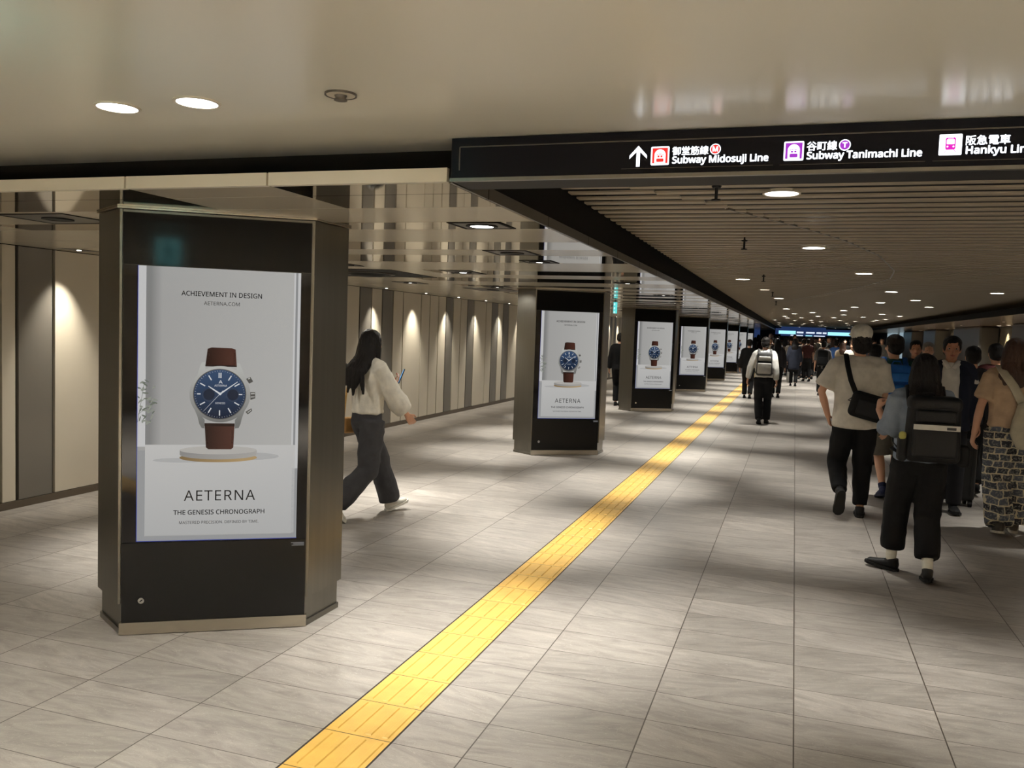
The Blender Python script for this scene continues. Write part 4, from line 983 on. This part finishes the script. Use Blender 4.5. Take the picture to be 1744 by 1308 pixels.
# G: man with grey and white backpack in the middle distance
G_ = person('man in white shirt with grey and silver backpack walking along the yellow strip', (-.53, 16.75, 0), R(2), 1.645, dict(
    lf=(-.05, -.12, 0, -12, 0), rf=(.085, .16, 0, 4, -4), lh=(-.30, .02, .86), le=(-1, -.3, 0), rh=(.25, -.03, .80), top=cm((214, 212, 206)), sleeve=1.9, sleevew=(.068, .062), fit=1.05, hem=.93, fold=.006, bottom=cm((20, 20, 23)), leg=(.098, .082, .076), legend=1.0), 1.3)
backpack(G_, 'grey and silver backpack with black band on the man by the yellow strip', cm((70, 70, 70)), (0, -.19, 1.19), (.31, .17, .46), cm((170, 168, 162), .5), (.04, .12, BLK), None, .11)
# others in the middle distance
W = dict
mid = [
 ('man with blurred tanned face in dark suit beyond the suited man', (1.60, 13.0), 178, 1.67, W(skin=SKIN2, top=cm((40, 40, 46)), sleeve=1.92, hem=.82, bottom=BLK)),
 ('grey-haired man in dark jacket beside the tanned man', (1.84, 13.6), 182, 1.65, W(hairm=HAIRG, top=cm((34, 34, 38)), sleeve=1.92, hem=.84, bottom=BLK)),
 ('man with black hair in dark jacket just behind the suited man', (1.86, 10.4), 6, 1.62, W(top=cm((38, 38, 42)), sleeve=1.9, hem=.82, bottom=BLK)),
 ('person in dark red tee beside the woman with brown hair', (2.24, 11.2), 10, 1.66, W(top=cm((66, 26, 26)), sleeve=.7, bottom=BLK)),
 ('person in black and white top beyond the man in the cap', (1.02, 12.2), -6, 1.60, W(top=cm((150, 150, 150)), sleeve=.7, bottom=BLK)),
 ('woman in long navy coat walking ahead in the middle of the hall', (.0, 31.0), 0, 1.64, W(hair='mid', top=cm((30, 34, 46)), sleeve=1.9, hem=.62, fit=1.15, bottom=BLK, leg=(.09, .075, .07))),
 ('person in black with a dark grey backpack far ahead beyond the navy coat', (.66, 40.5), 0, 1.62, W(top=BLK, sleeve=1.9, bottom=BLK)),
 ('man in grey checked shirt with black backpack left of the man in the cap', (.80, 26.4), -4, 1.60, W(top=cm((104, 102, 100)), sleeve=1.0, sleevew=(.07, .07), hem=.86, bottom=BLK)),
 ('woman in beige dress beyond the checked shirt', (1.45, 29.0), 4, 1.58, W(hair='mid', hairm=HAIRB, top=cm((160, 146, 124)), hem=.7, bottom=cm((150, 138, 118)))),
 ('man in pale shirt just left of the grey cap', (1.62, 27.0), 178, 1.60, W(top=cm((196, 190, 178)), bottom=cm((60, 58, 56)))),
 ('man in bright blue shirt in the crowd beyond the checked shirt', (1.42, 33.0), 0, 1.62, W(top=cm((84, 128, 206)), bottom=BLK)),
 ('woman in black with bare arm left of the navy coat', (-.62, 32.5), 3, 1.64, W(hair='mid', top=cm((32, 28, 30)), sleeve=.3, bottom=cm((64, 60, 54)))),
 ('person in black close to the end of the column row', (-1.15, 23.5), 0, 1.58, W(top=BLK, sleeve=1.9, bottom=BLK)),
 ('person holding a white bag just right of the man with the silver backpack', (-.45, 24.5), 0, 1.60, W(hair='bob', top=cm((40, 38, 40)), sleeve=1.9, bottom=BLK)),
 ('person in black behind the third column', (-3.68, 18.6), 0, 1.62, W(top=BLK, sleeve=1.9, bottom=BLK)),
]
protos = []
step_ = W(lf=(-.08, .14, 0, 2, 0), rf=(.08, -.14, 0, -14, 0))
made = {}
for lb, (x, y), a, h, sp in mid:
    d = dict(step_); d.update(sp)
    made[lb[:30]] = person(lb, (x, y, 0), R(a), h, d, 1.9 if y < 20 else 2.6)
backpack(made['person in black with a dark gr'], 'dark grey backpack on the person in black far ahead', cm((52, 52, 52)), size=(.30, .16, .44), detail=False)
backpack(made['man in grey checked shirt with'], 'black backpack on the man in the grey checked shirt', BLK, size=(.33, .17, .48), detail=False)
o = worn('shopping_bag', 'white carrier bag held by the person near the silver backpack', 'bag', made['person holding a white bag jus'])
obj('bag_body', rbox((.07, .22, .30), .02, 2, (.33, 0, .62)), cm((222, 222, 220)), o); strap('handle', [(.33, -.07, .76), (.30, 0, .84), (.33, .07, .76)], .006, .006, cm((222, 222, 220)), o)
# the crowd at the end of the hall: five outfits, copied and recoloured
outfits = [W(top=BLK, sleeve=1.9, bottom=BLK), W(top=cm((200, 196, 188)), sleeve=.7, bottom=BLK), W(hair='mid', top=cm((52, 52, 60)), sleeve=1.9, hem=.7, bottom=BLK),
           W(top=cm((44, 48, 62)), sleeve=1.9, hem=.84, bottom=cm((40, 40, 46))), W(hair='mid', hairm=HAIRB, top=cm((150, 132, 110)), sleeve=.8, bottom=cm((70, 66, 62)))]
cols = [(24, 24, 26), (30, 30, 36), (42, 42, 50), (206, 202, 194), (96, 84, 72), (150, 136, 118), (70, 40, 38), (60, 74, 104), (120, 118, 114), (34, 36, 40)]
base = []
rnd = random.Random(21)
CLB = 'one of the many commuters crowding the far end of the hall'; CGR = 'commuters crowding the far end of the hall'
for i, of in enumerate(outfits):
    d = dict(step_); d.update(of)
    base.append(person(CLB, (-1.3+1.05*i, 43.5+1.3*(i % 3), 0), R(rnd.choice((0, 180))), 1.6+.03*i, d, 3.4, CGR))
placed = [tuple(b_.location[:2]) for b_ in base]+[(x, y) for _, (x, y), *_ in mid]
n = 0; tries = 0
while n < 95 and tries < 9000:
    tries += 1
    y = 34+24*rnd.random()**.85; x = rnd.uniform(-1.15-(max(0, y-44))*.10, 3.2)
    if any((x-a)**2+((y-b_)*.75)**2 < .30 for a, b_ in placed): continue
    placed.append((x, y)); n += 1
    src = base[rnd.randrange(5)]
    r = dup(src, (x, y, 0), R(rnd.choice((0, 0, 180))+rnd.uniform(-14, 14)), CLB, CGR, src.scale[0]*rnd.uniform(.95, 1.07))
    c1, c2 = cm(rnd.choice(cols)), cm(rnd.choice(cols[:3]))
    for ch in r.children:
        nm = ch.name.split('.')[0]
        if nm in ('shirt', 'trousers'):
            ch.material_slots[0].link = 'OBJECT'; ch.material_slots[0].material = c1 if nm == 'shirt' else c2
for o in bpy.data.objects:
    if '_s' in o: del o['_s']
